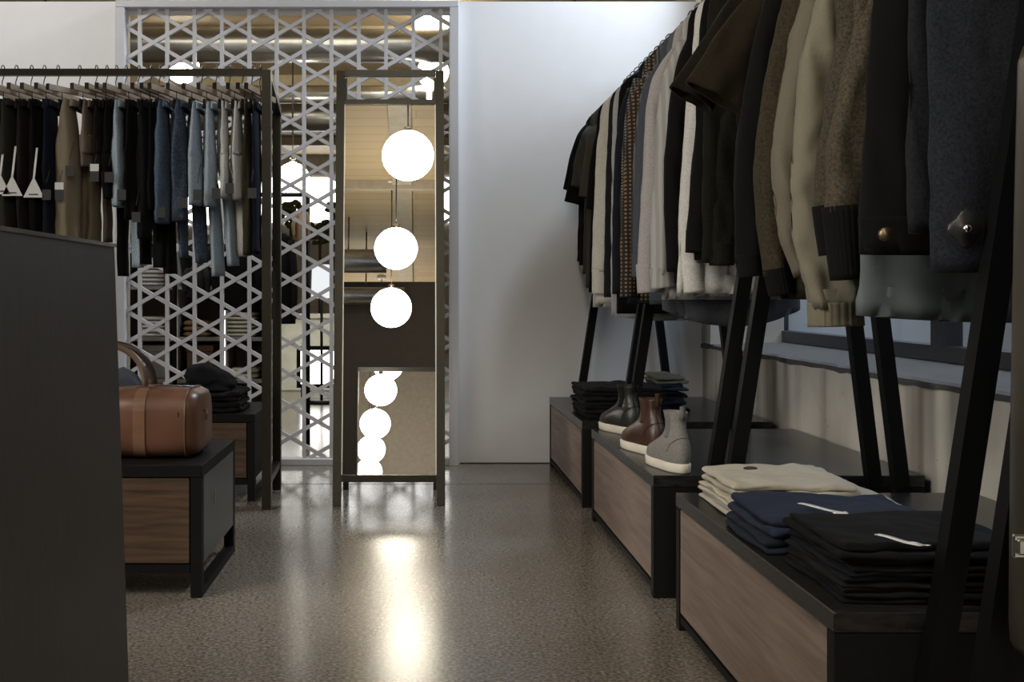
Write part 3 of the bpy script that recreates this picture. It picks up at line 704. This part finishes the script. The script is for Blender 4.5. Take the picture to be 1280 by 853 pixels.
m.add(v, [(3,2,1,0),(4,5,6,7),(0,1,5,4),(1,2,6,5),(2,3,7,6),(3,0,4,7)]); m.build('counter_top', plain('polished_dark_top', (.10,.095,.08), .12), ct)

# ------------------------------------------------------------------ mirror
MF, MT = 4.093, .1317   # floor depth of the front posts and lean per metre
def my(z): return MF+MT*z
mr = thing('standing_mirror', 'tall leaning bronze-black framed floor mirror', 'mirror', (-.1,MF,0))
xa0, xb0, ztop = -.289, .091, 1.628
for xx in (xa0, xb0): MB().beam((xx,MF,0), (xx+(.0 if xx<0 else -.0),my(ztop),ztop), .031, .028).build('leg', OLIVE, mr)
for xx in (xa0+.012, xb0-.012): MB().beam((xx,4.43,0), (xx,my(ztop)-.0+.03,ztop-.02), .022, .018).build('leg', OLIVE, mr)
def zrow(py):   # height on the mirror plane that shows at this image row
    t = (HY-py)/F; return (CH+t*MF)/(1-t*MT)
z1 = zrow(92); z2 = zrow(128); z3 = zrow(598)
for zc, hh in ((z1,.024), (z2,.018), (z3,.026)): MB().beam((xa0+.016,my(zc),zc), (xb0-.016,my(zc),zc), hh, .026).build('crossbar', OLIVE, mr)
nrm = Vector((0,-1,MT)).normalized()
mm, nt, b = nodes_mat('mirror_glass'); b.inputs['Metallic'].default_value = 1; b.inputs['Roughness'].default_value = 0; b.inputs['Base Color'].default_value = (.80,.80,.78,1)
m = MB(); za, zb = z3+.013, z2-.009; xa, xb = xa0+.018, xb0-.018
q = [Vector((xa,my(za),za)), Vector((xb,my(za),za)), Vector((xb,my(zb),zb)), Vector((xa,my(zb),zb))]
m.add([p+nrm*.004 for p in q]+[p-nrm*.004 for p in q], [(0,1,2,3),(7,6,5,4),(0,4,5,1),(1,5,6,2),(2,6,7,3),(3,7,4,0)])
pane = m.build('mirror_pane', mm, mr)
for xx in (xa-.001, xb+.001): MB().beam(Vector((xx,my(za),za))+nrm*.006, Vector((xx,my(zb),zb))+nrm*.006, .004, .004).build('glass_edge', plain('bright_edge', (.55,.54,.5), .3, .6), pane)

# ------------------------------------------------------------------ pendant globes
GL = emis('lamp_globe', (1, .92, .77), 22.0)
GLF = emis('lamp_globe_far', (1, .92, .76), 17.0)
def duct(pts, r, ceil, label):
    t = thing('air_duct', label, 'duct', pts[1])
    MB().tube(pts, r, 20).build('pipe', dm, t)
    for f in (.12, .88):
        q = Vector(pts[0]).lerp(Vector(pts[-1]), f); MB().tube([(q.x,q.y,q.z+r*.9),(q.x,q.y,ceil)], .008, 6).build('hanging_rod', WIRE, t)
    return t
def pendant(c, R, ceil, label, grp):
    t = thing('pendant_lamp', label, 'lamp', (c[0],c[1],ceil), grp)
    MB().sphere(c, R, R, R*.97, 32, 18).build('glass_globe', GLF if 'far room' in grp else GL, t)
    MB().tube([(c[0],c[1],c[2]+R*.93), (c[0],c[1],ceil)], .006, 8).build('cord', WIRE, t)
    m = MB(); m.tube([(c[0],c[1],ceil-.03), (c[0],c[1],ceil-.001)], .055, 20); m.build('ceiling_rose', WHITE, t)
    m = MB(); m.tube([(c[0],c[1],c[2]+R*.9), (c[0],c[1],c[2]+R*.9+.05)], .03, 14); m.build('lamp_holder', CHROME, t)
def mirror_point(px, py, s):
    """point seen in the mirror at this image position, s metres beyond the glass"""
    d = Vector(((px-CX)/F, 1, (HY-py)/F)); D = (MF+MT*CH)/(1-MT*d.z) ; hit = Vector((0,0,CH))+d*D
    d = d.normalized(); r = d-2*d.dot(nrm)*nrm
    return hit+r*s
for i, (px, py, rp, R) in enumerate(((510,195,32.5,.185),(495,311,27,.185),(489,385,25.5,.185),(485,458,18.3,.19),(476,488,20,.19),(469,530,19,.19),(464,562,17.5,.19),(461,590,16.5,.19))):
    tot = F*R/rp; c = mirror_point(px, py, tot-4.2)
    ords = ['first','second','third','fourth','fifth','sixth','seventh','eighth'][i]
    pendant(c, R, 3.42, 'glowing globe pendant, %s from the top in the mirror' % ords, 'globe pendants in the front room')
# beam with opening behind the camera, seen in the mirror
bk = plain('dark_brown_beam', (.045,.035,.026), .7)
yb = -3.55
m = MB(); m.box((-5,yb-.25,2.05), (3.2,yb,3.0)); m.box((-5,yb-.25,0), (-.62,yb,2.05)); m.box((2.0,yb-.25,0), (3.2,yb,2.05))
struct(m.build('beam_1', bk))
m = MB()
for yy in (.3, -1.6): m.box((-5,yy,3.33), (3.2,yy+.06,3.42))
m.box((-.22,-9.4,3.37), (-.04,3.2,3.42)); m.box((-5,3.6,3.25), (3.2,3.75,3.42))
struct(m.build('beam_2', plain('grey_beam', (.40,.35,.27), .6)))
dm = plain('galvanised_duct', (.5,.5,.48), .3, 1)
for i, (yy, zz, r) in enumerate(((-2.6,2.95,.12), (-3.1,2.72,.09))):
    duct([(-3.5,yy,zz), (-1.6,yy,zz), (-.12 if i else -.3,yy,zz)], r, 3.42, 'round metal duct below the front ceiling, %s' % ('smaller, lower' if i else 'larger, higher'))

# ------------------------------------------------------------------ room beyond the lattice
for i, (px, py, rp) in enumerate(((228,84,21),(262,122,15),(541,32,23),(541,90,20),(366,224,21))):
    R = .125; D = F*R/rp; c = P(px, py, D)
    pendant(c, R, 2.72, ['globe pendant behind the lattice, upper left','small globe pendant behind the trouser rack hangers','globe pendant behind the top right corner of the lattice','globe pendant behind the mirror top right corner','globe pendant behind the lattice between rack and mirror'][i], 'globe pendants in the far room')
for i, (yy, zz, r, x0, x1) in enumerate(((7.4,2.42,.11,-3,1.6),(8.8,2.35,.07,-3,1.6),(10.5,2.45,.14,-3,1.6))):
    duct([(x0,yy,zz), ((x0+x1)/2,yy,zz), (x1,yy,zz)], r, 2.72, ['round metal duct nearest behind the lattice top','thin metal duct midway behind the lattice','wide metal duct deepest behind the lattice'][i])
m = MB()
for yy in (6.4, 8.1, 9.9, 11.8, 13.8): m.box((-4.9,yy,2.62), (1.7,yy+.07,2.72))
struct(m.build('beam_3', plain('pale_joist', (.55,.46,.30), .5)))
m = MB(); m.box((OX1-.10,7.6,.9), (OX1-.065,7.64,2.5)); 
tb_ = thing('tube_light', 'upright glowing tube light behind the right side of the lattice', 'lamp', (OX1-.08,7.62,0))
m.build('tube', emis('tube_glow', (1,.97,.9), 7), tb_); MB().box((OX1-.11,7.60,0), (OX1-.055,7.66,.899)).build('stand', STEEL, tb_)
# bright far windows with trees
far = emis('daylight_sky', (1,1,.97), 5)
for i, (x0, x1, z0, z1) in enumerate(((-3.2,-2.3,1.75,2.35),(-2.15,-.55,1.78,2.4),(-.4,.6,1.78,2.4))):
    struct(MB().box((x0,BY-.02,z0), (x1,BY-.005,z1)).build('window_%d' % (3+i), far))
for i, (px, py, rr) in enumerate(((364,268,.15),(400,290,.17),(418,262,.10))):
    c = P(px, py, 12.6+i*.9); m = MB(); 
    for k in range(60):
        a = Vector((random.gauss(0,1), random.gauss(0,1), random.gauss(0,1))); a = a.normalized()*rr*random.random()**.4; m.sphere(c+a, .04, .03, .03, 8, 5)
    t = thing('potted_plant', ['bushy plant at the far window, leftmost','large bushy plant at the far window, lowest','small bushy plant at the far window, highest'][i], 'plant', (c.x,c.y,0), 'plants by the far window')
    m.build('foliage', plain('leaf_green', (.06,.075,.02), .6), t)
    MB().tube([(c.x,c.y,.3), (c.x,c.y,c.z)], .02, 8).build('stem', plain('bark', (.08,.05,.03), .8), t)
    MB().tube([(c.x,c.y,0), (c.x,c.y,.15), (c.x,c.y,.34)], [.11,.14,.17], 20).build('pot', plain('pot_grey', (.25,.24,.22), .6), t)
# lit display box and its glow
lb = thing('light_box', 'square glowing display box behind the lattice beside the mirror', 'light box', (-.75,8.3,0))
a = P(376,480,8.3); b_ = P(440,438,8.3)
MB().box((a.x,8.3,a.z), (b_.x,8.34,b_.z)).build('lit_panel', emis('display_glow', (1,.98,.92), 5), lb)
m = MB(); 
m.box((a.x-.03,8.29,a.z-.03), (b_.x+.03,8.36,a.z)); m.box((a.x-.03,8.29,b_.z), (b_.x+.03,8.36,b_.z+.03)); m.box((a.x-.03,8.29,a.z), (a.x,8.36,b_.z)); m.box((b_.x,8.29,a.z), (b_.x+.03,8.36,b_.z))
m.box((a.x,8.3,0), (a.x+.03,8.33,a.z-.03)); m.box((b_.x-.03,8.3,0), (b_.x,8.33,a.z-.03)); m.build('frame', STEEL, lb)
# pale counter and lamp shade
pc = thing('pale_counter', 'pale counter with white front behind the lattice', 'counter', (-.6,7.2,0))
a = P(348,432,9.0); b_ = P(450,398,9.0)
MB().box((a.x,9.0,0), (b_.x,9.5,b_.z), .01).build('counter_body', plain('pale_green_white', (.55,.55,.46), .6), pc)
MB().box((a.x-.03,8.97,b_.z), (b_.x+.03,9.53,b_.z+.03), .004).build('counter_top', plain('pale_top', (.6,.58,.5), .4), pc)
fl = thing('floor_lamp', 'floor lamp with white drum shade behind the lattice', 'lamp', P(402,600,8.0)*1 and (P(402,400,8.0).x, 8.0, 0))
c = P(402,352,8.0); rings = []
for zz, r in ((-.12,.075),(.0,.072),(.12,.068)): rings.append([Vector((c.x+math.cos(k*math.pi/12)*r*1.0, 8+math.sin(k*math.pi/12)*r, c.z+zz)) for k in range(24)])
MB().rings(rings).build('lamp_shade', emis('shade_glow', (.9,.93,.95), .9), fl)
MB().tube([(c.x,8,.02), (c.x,8,c.z-.12)], .01, 8).build('pole', STEEL, fl); MB().tube([(c.x,8,0),(c.x,8,.02)], .12, 24).build('base', STEEL, fl)
# jackets hanging beyond
hr = thing('wall_rail', 'short rail carrying dark jackets behind the lattice', 'clothes rail', (-.9,5.8,0))
MB().tube([(-1.25,5.8,1.29), (-.9,5.8,1.29), (-.56,5.8,1.29)], .012, 10).build('rail', STEEL, hr)
for xx in (-1.25, -.56): MB().tube([(xx,5.8,1.29), (xx,5.8,.4), (xx,5.8,0)], .012, 10).build('post', STEEL, hr)
def far_jacket(px, w, top, bot, D, label, mat, lean=0):
    a = P(px, top, D); b = P(px+lean, bot, D); k = D/F; t = thing('jacket', label, 'jacket', (a.x,D,a.z), 'jackets hanging behind the lattice')
    m = MB(); cloth(m, [(a.x,D,a.z,w*.3*k,.03),(a.x,D,a.z-.03,w*.8*k,.05),((a.x+b.x)/2,D,(a.z+b.z)/2,w*k,.07),(b.x,D,b.z,w*1.02*k,.06)], n=32, steps=20, seed=px*.1); m.build('body', mat, t)
    MB().tube([(a.x,D,a.z-.01),(a.x,D,1.29)], .003, 6).build('hook', WIRE, t)
    for s in (-1, 1):
        m = MB(); cloth(m, [(a.x+s*w*.75*k,D-.03,a.z-.04,w*.26*k,.035),(a.x+s*w*1.05*k,D-.06,(a.z+b.z)/2,w*.24*k,.035),(b.x+s*w*1.0*k,D-.05,b.z+.03,w*.2*k,.03)], n=20, steps=14, seed=px*.1+s); m.build('sleeve', mat, t)
far_jacket(352, 17, 292, 405, 5.8, 'black jacket hanging behind the lattice left of the mirror', fabric((.014,.014,.016)))
far_jacket(300, 26, 290, 388, 5.8, 'black jacket hanging low behind the pale jeans and lattice', fabric((.013,.012,.012)))
far_jacket(248, 14, 330, 372, 5.8, 'dark grey jacket hanging behind the lattice under the jeans', fabric((.03,.03,.035)))
far_jacket(378, 9, 262, 302, 5.8, 'short tan coat behind the lattice, last before the mirror', fabric((.30,.20,.12)))
# shelving with folded knits and boxes
sh = thing('shelving_unit', 'grey shelving unit behind the left of the lattice', 'shelf', (-1.3,6.0,0))
a = P(150,360,6.1); b_ = P(332,360,6.1); GS = plain('grey_shelf', (.22,.21,.20), .6)
for xx in (a.x, P(219,0,6.1).x, P(280,0,6.1).x, b_.x): MB().box((xx-.012,6.1,0), (xx+.012,6.45,1.06)).build('side_panel', GS, sh)
for zz in (.03, .29, .52, .80, 1.05): MB().box((a.x+.0125,6.1,zz), (b_.x-.0125,6.44,zz+.02)).build('shelf', GS, sh)
MB().box((a.x,6.451,0), (b_.x,6.47,1.07)).build('back_panel', plain('shelf_back', (.16,.13,.10), .8), sh)
items = [(190,.82,16,'white',7),(190,.54,15,'white',5),(300,.54,20,'cream',6),(245,.54,16,'tan',3),(190,.31,18,'grey',1),(250,.31,16,'brown',1),(305,.31,18,'cream',2),(250,.82,16,'brown',2)]
cols = {'white':(.55,.54,.52),'cream':(.5,.45,.34),'tan':(.25,.15,.08),'grey':(.20,.20,.20),'brown':(.10,.05,.025)}
spot = {190:'left',245:'middle',250:'middle',300:'right',305:'right'}
lev = {.82:'upper',.54:'middle',.31:'lower'}
for px, z0, hwp, cn, cnt in items:
    xx = P(px,0,6.15).x; hwm = hwp/F*6.15
    if cnt == 1:
        t = thing('storage_box', '%s lidded box on the %s %s shelf behind the lattice' % (cn, lev[z0], spot[px]), 'box', (xx,6.25,z0))
        MB().box((xx-hwm,6.14,z0), (xx+hwm,6.38,z0+.15), .004).build('box_body', plain('box_'+cn, cols[cn], .7), t)
        MB().box((xx-hwm-.004,6.136,z0+.1505), (xx+hwm+.004,6.384,z0+.185), .003).build('lid', plain('box_'+cn, cols[cn], .7), t)
    else:
        zq = z0
        for q in range(cnt):
            hq = .155/7 if cnt > 4 else .03
            m = MB(); rr = []
            for i_ in range(15):
                tx = i_/14; e = max(.15, math.sin(min(1, min(tx, 1-tx)/.08)*math.pi/2))
                rr.append([Vector((xx-hwm+2*hwm*tx, 6.24+.095*abs(math.cos(a2))**.4*math.copysign(1, math.cos(a2)), zq+hq/2+hq*.49*e*abs(math.sin(a2))**.7*math.copysign(1, math.sin(a2)))) for a2 in [k*math.pi/10+.01 for k in range(20)]])
            m.rings(rr)
            tag(m.build('folded_knit', fabric(cols[cn], .06)), '%s folded knit, %s from the bottom on the %s %s shelf' % (cn, ['first','second','third','fourth','fifth','sixth','seventh'][q], lev[z0], spot[px]), 'folded clothes', '%s folded knits on the %s shelf' % (cn, lev[z0])); zq += hq+.0005
for px in (219, 280):
    MB().box((P(px,0,6.1).x-.006,6.088,.34), (P(px,0,6.1).x+.006,6.0995,.70)).build('light_strip', emis('strip_glow', (1,.9,.7), 3), sh)

# ------------------------------------------------------------------ trouser rack on the left
RD = 4.016; RRZ = 1.567
tr_ = thing('trouser_rack', 'bronze-black goal-shaped rack of hanging trousers on the left', 'clothes rack', (-1.2,RD,0))
xp = -.535
for yy, xx, zt_ in ((RD,xp,1.575),(4.43,xp-.015,1.50)):
    MB().beam((xx,yy,0), (xx,yy,zt_), .032, .030).build('leg', OLIVE, tr_)
MB().beam((xp,RD+.015,1.56), (xp-.012,4.43,1.49), .03, .03, (0,0,1)).build('side_bar', OLIVE, tr_)
MB().beam((xp,RD+.016,.10), (xp-.015,4.415,.10), .026, .026, (0,0,1)).build('side_bar', OLIVE, tr_)
MB().beam((-2.6,RD,RRZ), (xp-.016,RD,RRZ), .022, .024, (0,0,1)).build('rail', OLIVE, tr_)
MB().beam((-2.6,RD,0), (-2.6,RD,1.575), .032, .030).build('leg', OLIVE, tr_)
LW = wood('hanger_wood_light', (.20,.15,.10), (.36,.28,.19), (3,3,3), rough=.4)
kpx = F/RD
def trouser_hanger(x, ang, what, dz=0.0):
    t = thing('clip_hanger', 'wooden clip hanger holding the '+what, 'hanger', (x,RD,RRZ-.08), 'clip hangers on the trouser rack')
    u = Vector((math.sin(ang), math.cos(ang), 0)); c = Vector((x,RD,RRZ-.075+dz))
    m = MB(); pts = [c+Vector((0,0,.0)), c+Vector((-.004,0,.04))]
    for i in range(10):
        a = math.radians(-40+i*25); pts.append(Vector((x,RD,RRZ+.008))+Vector((0, .018*math.cos(a), .018*math.sin(a))))
    m.tube(pts, .0020, 6); m.build('hook', WIRE, t)
    m = MB(); m.beam(c-u*.15, c+u*.15, .012, .020, (0,0,1)); m.build('bar', LW, t)
    m = MB(); m.beam(c-u*.152, c-u*.1505, .0145, .022, (0,0,1)); m.build('end_cap', STEEL, t)
    for s in (-1, 1):
        q = c+u*s*.085; m = MB(); m.tube([q, q-Vector((0,0,.035))], .0015, 6); m.beam(q-Vector((0.006,0,.035)), q-Vector((.009,0,.068)), .008, .022); m.beam(q-Vector((-.006,0,.035)), q-Vector((-.009,0,.068)), .008, .022); m.build('clip', STEEL, t)
    return c, u
def trousers(px, w, y_top, y1, y2, c, label, mat, ang=.2, w2=None, dx2=0, mat2=None, tagk=None):
    """px centre, w half width px, hem rows y1 (outer fold) and y2 (longer leg)"""
    x = (px-CX)/kpx; z = lambda y: CH-(y-HY)/kpx
    what = ' '.join(label.split()[:8])
    hc, u = trouser_hanger(x, ang, what)
    t = thing('trousers', label, 'trousers', (x,RD,z(y_top)), 'trousers hanging on the left rack')
    sd = px*.37; hw_ = w*.9/kpx
    n = 3
    # two folded legs, one nearer, side by side along the hanger
    for q, (off, yy, sc) in enumerate(((-.055, y1, 1.0), (.05, y2 if y2 else y1-4, .85))):
        cx_ = x+u.x*off; cy_ = RD+u.y*off; m = MB(); zt_ = z(y_top); zb_ = z(yy)
        cx2 = cx_+ (dx2/kpx if q else 0)
        wl = (w2/kpx if (q and w2) else hw_*sc)
        cloth(m, [(cx_,cy_,zt_+.012,hw_*.28,.045),(cx_,cy_,zt_-.02,hw_*.5,.055),(cx_,cy_,zt_-.18,hw_*sc*.95,.055),((cx_+cx2)/2,cy_,(zt_+zb_)/2,(hw_*sc+wl)/2*1.02,.05),(cx2,cy_,zb_,wl*.95,.045)], n=36, steps=26, fold=.017, ff=60, seed=sd+q*3, wrinkle=.005, power=2.0)
        m.build('leg', (mat2 if (q and mat2) else mat), t)
    m = MB(); cloth(m, [(x,RD,z(y_top)+.010,hw_*.30,.10),(x,RD,z(y_top)-.016,hw_*.42,.105)], n=30, steps=4, fold=.001, wrinkle=.001, u=(1,0,0)); m.build('waistband', mat, t)
    if tagk:
        kind, tx, ty = tagk; X = (tx-CX)/kpx; Z = z(ty); Y = RD-.13
        X *= Y/RD; Z = CH+(Z-CH)*Y/RD
        m = MB()
        if kind == 'tri':
            m.add([(X-.036,Y,Z-.036),(X+.036,Y,Z-.036),(X,Y,Z+.036),(X-.036,Y+.003,Z-.036),(X+.036,Y+.003,Z-.036),(X,Y+.003,Z+.036)], [(0,1,2),(5,4,3),(0,3,4,1),(1,4,5,2),(2,5,3,0)])
            m.beam((X,Y+.002,Z+.03), (X+.002,Y+.03,Z+.14), .007, .002); g = m.build('swing_tag', WHITEP, t); g['label'] = 'white triangular swing tag'
            m = MB()
            for k in range(6): m.box((X-.016+k*.0055,Y-.001,Z-.028), (X-.012+k*.0055,Y-.0002,Z-.023))
            m.build('tag_print', GREYP, g)
        else:
            m.box((X-.015,Y,Z-.028), (X+.015,Y+.002,Z+.008)); m.tube([(X,Y,Z+.03),(X,Y+.05,Z+.1)], .0012, 5); m.build('swing_tag', GREYP, t)
            if kind == 'card':
                m = MB(); m.box((X-.015,Y-.001,Z+.008), (X+.015,Y+.002,Z+.033)); m.build('tag_header', WHITEP, t)
    return t
jb = fabric((.085,.115,.165), .25, scale=160); jl = fabric((.34,.41,.48), .12, scale=160); jw = fabric((.54,.54,.52), .08, scale=160)
dk = fabric((.007,.0065,.007)); ch = fabric((.030,.028,.024), .15); nv2 = fabric((.009,.011,.018)); tan = fabric((.21,.175,.125), .06); tau = fabric((.16,.125,.10), .1); db = fabric((.016,.013,.012))
T = trousers
T(4, 9, 134, 300, 330, 0, 'black trousers with half-hidden white triangle tag at the left edge', dk, .2, tagk=('tri', 0, 230))
T(21, 11, 132, 310, 330, 0, 'charcoal olive trousers with white triangle tag, left of the other full tag', ch, .2, tagk=('tri', 15, 232))
T(40, 9, 133, 312, 330, 0, 'dark brown trousers with large white triangle tag', db, .2, tagk=('tri', 42, 234))
T(56, 8, 133, 305, 325, 0, 'black trousers with small dark tag beside the triangle tags', dk, .2, tagk=('rect', 58, 240))
T(73, 9, 133, 318, 330, 0, 'navy black trousers with silver and grey card tag', nv2, .2, tagk=('card', 74, 240))
T(100, 17, 133, 335, 322, 0, 'wide tan trousers facing forward, leftmost pale pair', tan, .5, tagk=('rect', 87, 210))
T(121, 9, 134, 212, 302, 0, 'taupe trousers with foil and grey card tag', tau, .3, w2=5, dx2=4, tagk=('card', 118, 217))
T(134, 7, 134, 215, 235, 0, 'dark brown cropped trousers with grey square tag', db, .2, tagk=('rect', 136, 218))
T(146, 8, 134, 250, 345, 0, 'black trousers left of the first pale blue jeans', dk, .2, tagk=('rect', 152, 240))
T(158, 9, 134, 260, 334, 0, 'pale blue-grey jeans between black pairs', jl, .25, dx2=6, w2=8)
T(174, 9, 134, 276, 330, 0, 'black trousers right of the first pale blue jeans', dk, .2, tagk=('rect', 170, 268))
T(189, 10, 134, 300, 334, 0, 'charcoal-black trousers with long leg beside the blue jeans', fabric((.011,.010,.010)), .2, w2=11, dx2=6)
T(200, 8, 136, 265, 342, 0, 'black trousers whose hem hangs lowest of the black pairs', dk, .2, w2=9, dx2=6)
T(212, 11, 134, 281, 322, 0, 'mid-blue faded jeans with grey tag, left of the two blue pairs', jb, .25, dx2=10, w2=6, tagk=('rect', 201, 262))
T(234, 11, 134, 278, 328, 0, 'mid-blue faded jeans, right of the two blue pairs', fabric((.06,.075,.11), .35, scale=120), .25, dx2=11, w2=8, tagk=('rect', 229, 250))
T(253, 9, 136, 258, 345, 0, 'stone grey jeans with long pale leg, first after the blue pairs', jl, .25, dx2=12, w2=8, tagk=('rect', 247, 240))
T(271, 9, 136, 260, 332, 0, 'stone grey jeans with charcoal tag, second after the blue pairs', jl, .25, dx2=13, w2=8, tagk=('rect', 270, 238))
T(288, 6, 136, 250, 320, 0, 'off-white slim jeans with dark tag and label', jw, .2, dx2=10, w2=7, tagk=('rect', 287, 232))
T(304, 7, 136, 252, 300, 0, 'white slim jeans nearest the rack end', jw, .2, dx2=8, w2=5)
T(316, 6, 136, 320, 310, 0, 'dark olive trousers second from the rack end', fabric((.035,.03,.02)), .2, tagk=('rect', 315, 238))
T(326, 5, 136, 318, 322, 0, 'navy trousers last on the rack beside its post', nv2, .2)

# ------------------------------------------------------------------ hanging leather bag at right edge
hb = thing('leather_tote', 'dark brown leather tote with chrome clasp at the right edge', 'bag', (.80,1.30,.9))
LT = leather('dark_olive_leather', (.030,.025,.017))
x0 = .722
m = MB(); rr = []
for zz, k in ((.335,.97),(.345,1.0),(.37,1.01),(.6,1),(.85,.975),(1.05,.95),(1.07,.91)):
    cx_ = x0+.17; rr.append([Vector((cx_+abs(math.cos(a))**.35*math.copysign(.17*k, math.cos(a)), 1.345+abs(math.sin(a))**.6*math.copysign(.045*k, math.sin(a)), zz)) for a in [j*math.pi/18+.01 for j in range(36)]])
m.rings(rr); m.build('bag_body', LT, hb)
m = MB(); c = P(1274,683,1.290); m.box((c.x-.0085,c.y-.004,c.z-.014), (c.x+.012,c.y+.002,c.z+.014), .002); m.box((c.x-.0055,c.y-.009,c.z-.009), (c.x+.010,c.y-.004,c.z+.009), .002); m.build('clasp', CHROME, hb)
for yy in (1.325, 1.365):
    m = MB(); m.tube([(x0+.08,yy,1.05),(x0+.085,yy,1.4),(RX-.03,yy,1.70),(RX,yy,1.735),(RX+.03,yy,1.70),(x0+.26,yy,1.4),(x0+.27,yy,1.05)], .007, 8); m.build('handle', LT, hb)

# ------------------------------------------------------------------ lights
def area(name, loc, rot, sx, sy, e, col, spread=180):
    l = bpy.data.lights.new(name, 'AREA'); l.shape = 'RECTANGLE'; l.size = sx; l.size_y = sy; l.energy = e; l.color = col; l.spread = math.radians(spread)
    o = bpy.data.objects.new(name, l); o.location = loc; COL.objects.link(o)
    d = (Vector(rot)-Vector(loc)); o.rotation_euler = d.to_track_quat('-Z', 'Y').to_euler(); return o
area('daylight_high', (1.42,4.72,3.2), (.3,5.1,1.4), .22, .3, 58, (.80,.89,1))
area('daylight_window', (2.3,2.6,2.0), (0,2.4,.6), 4.2, 1.2, 36, (.78,.87,1))
area('overhead_fill', (-2.6,.6,3.2), (1.0,1.9,0), 1.2, 2.0, 27, (1,.95,.86), 80)  # soft fill added up left to raise the level in the front room
area('left_side_fill', (-4.7,1.0,1.6), (.8,2.6,.3), 2.2, 1.3, 34, (1,.96,.90), 100)  # added fill for bench fronts and low concrete wall; no shop front modelled
area('wall_wash_fill', (-2.0,3.9,3.2), (-1.9,5.1,1.7), 1.4, .25, 6.5, (1,.97,.93), 90)  # unseen light added to brighten the left wall and lattice
area('rear_room_fill', (1.2,-6.5,3.3), (.5,-6.5,0), 2.0, 3.0, 110, (1,.95,.86))  # fill added to brighten the rear room as reflected in the mirror
area('far_room_fill', (-1.2,6.2,2.68), (-1.2,6.4,0), 3.0, 1.0, 34, (1,.93,.80))  # added fill kept above the view, lifts shelves and jackets behind the lattice
w = bpy.data.worlds.new('World'); SC.world = w; w.use_nodes = True
w.node_tree.nodes['Background'].inputs[0].default_value = (.62,.72,.9,1); w.node_tree.nodes['Background'].inputs[1].default_value = .4

# ------------------------------------------------------------------ camera
cam = bpy.data.cameras.new('Camera'); co = bpy.data.objects.new('Camera', cam); COL.objects.link(co); SC.camera = co
co.location = (0,0,CH); co.rotation_euler = (math.radians(90),0,0)
cam.sensor_fit = 'HORIZONTAL'; cam.sensor_width = 36; cam.lens = F/1280*36
cam.shift_x = (640-CX)/1280; cam.shift_y = -(426.5-HY)/1280
cam.clip_start = .02; cam.clip_end = 60
SC.view_settings.view_transform = 'Standard'; SC.view_settings.look = 'None'; SC.view_settings.gamma = 1; SC.view_settings.exposure = .1
SC.view_settings.use_curve_mapping = False
SC.cycles.use_denoising = True
SC.cycles.max_bounces = 8; SC.cycles.glossy_bounces = 5; SC.cycles.diffuse_bounces = 4; SC.cycles.sample_clamp_indirect = 8
for o in bpy.data.objects:
    if '_loc' in o: del o['_loc']
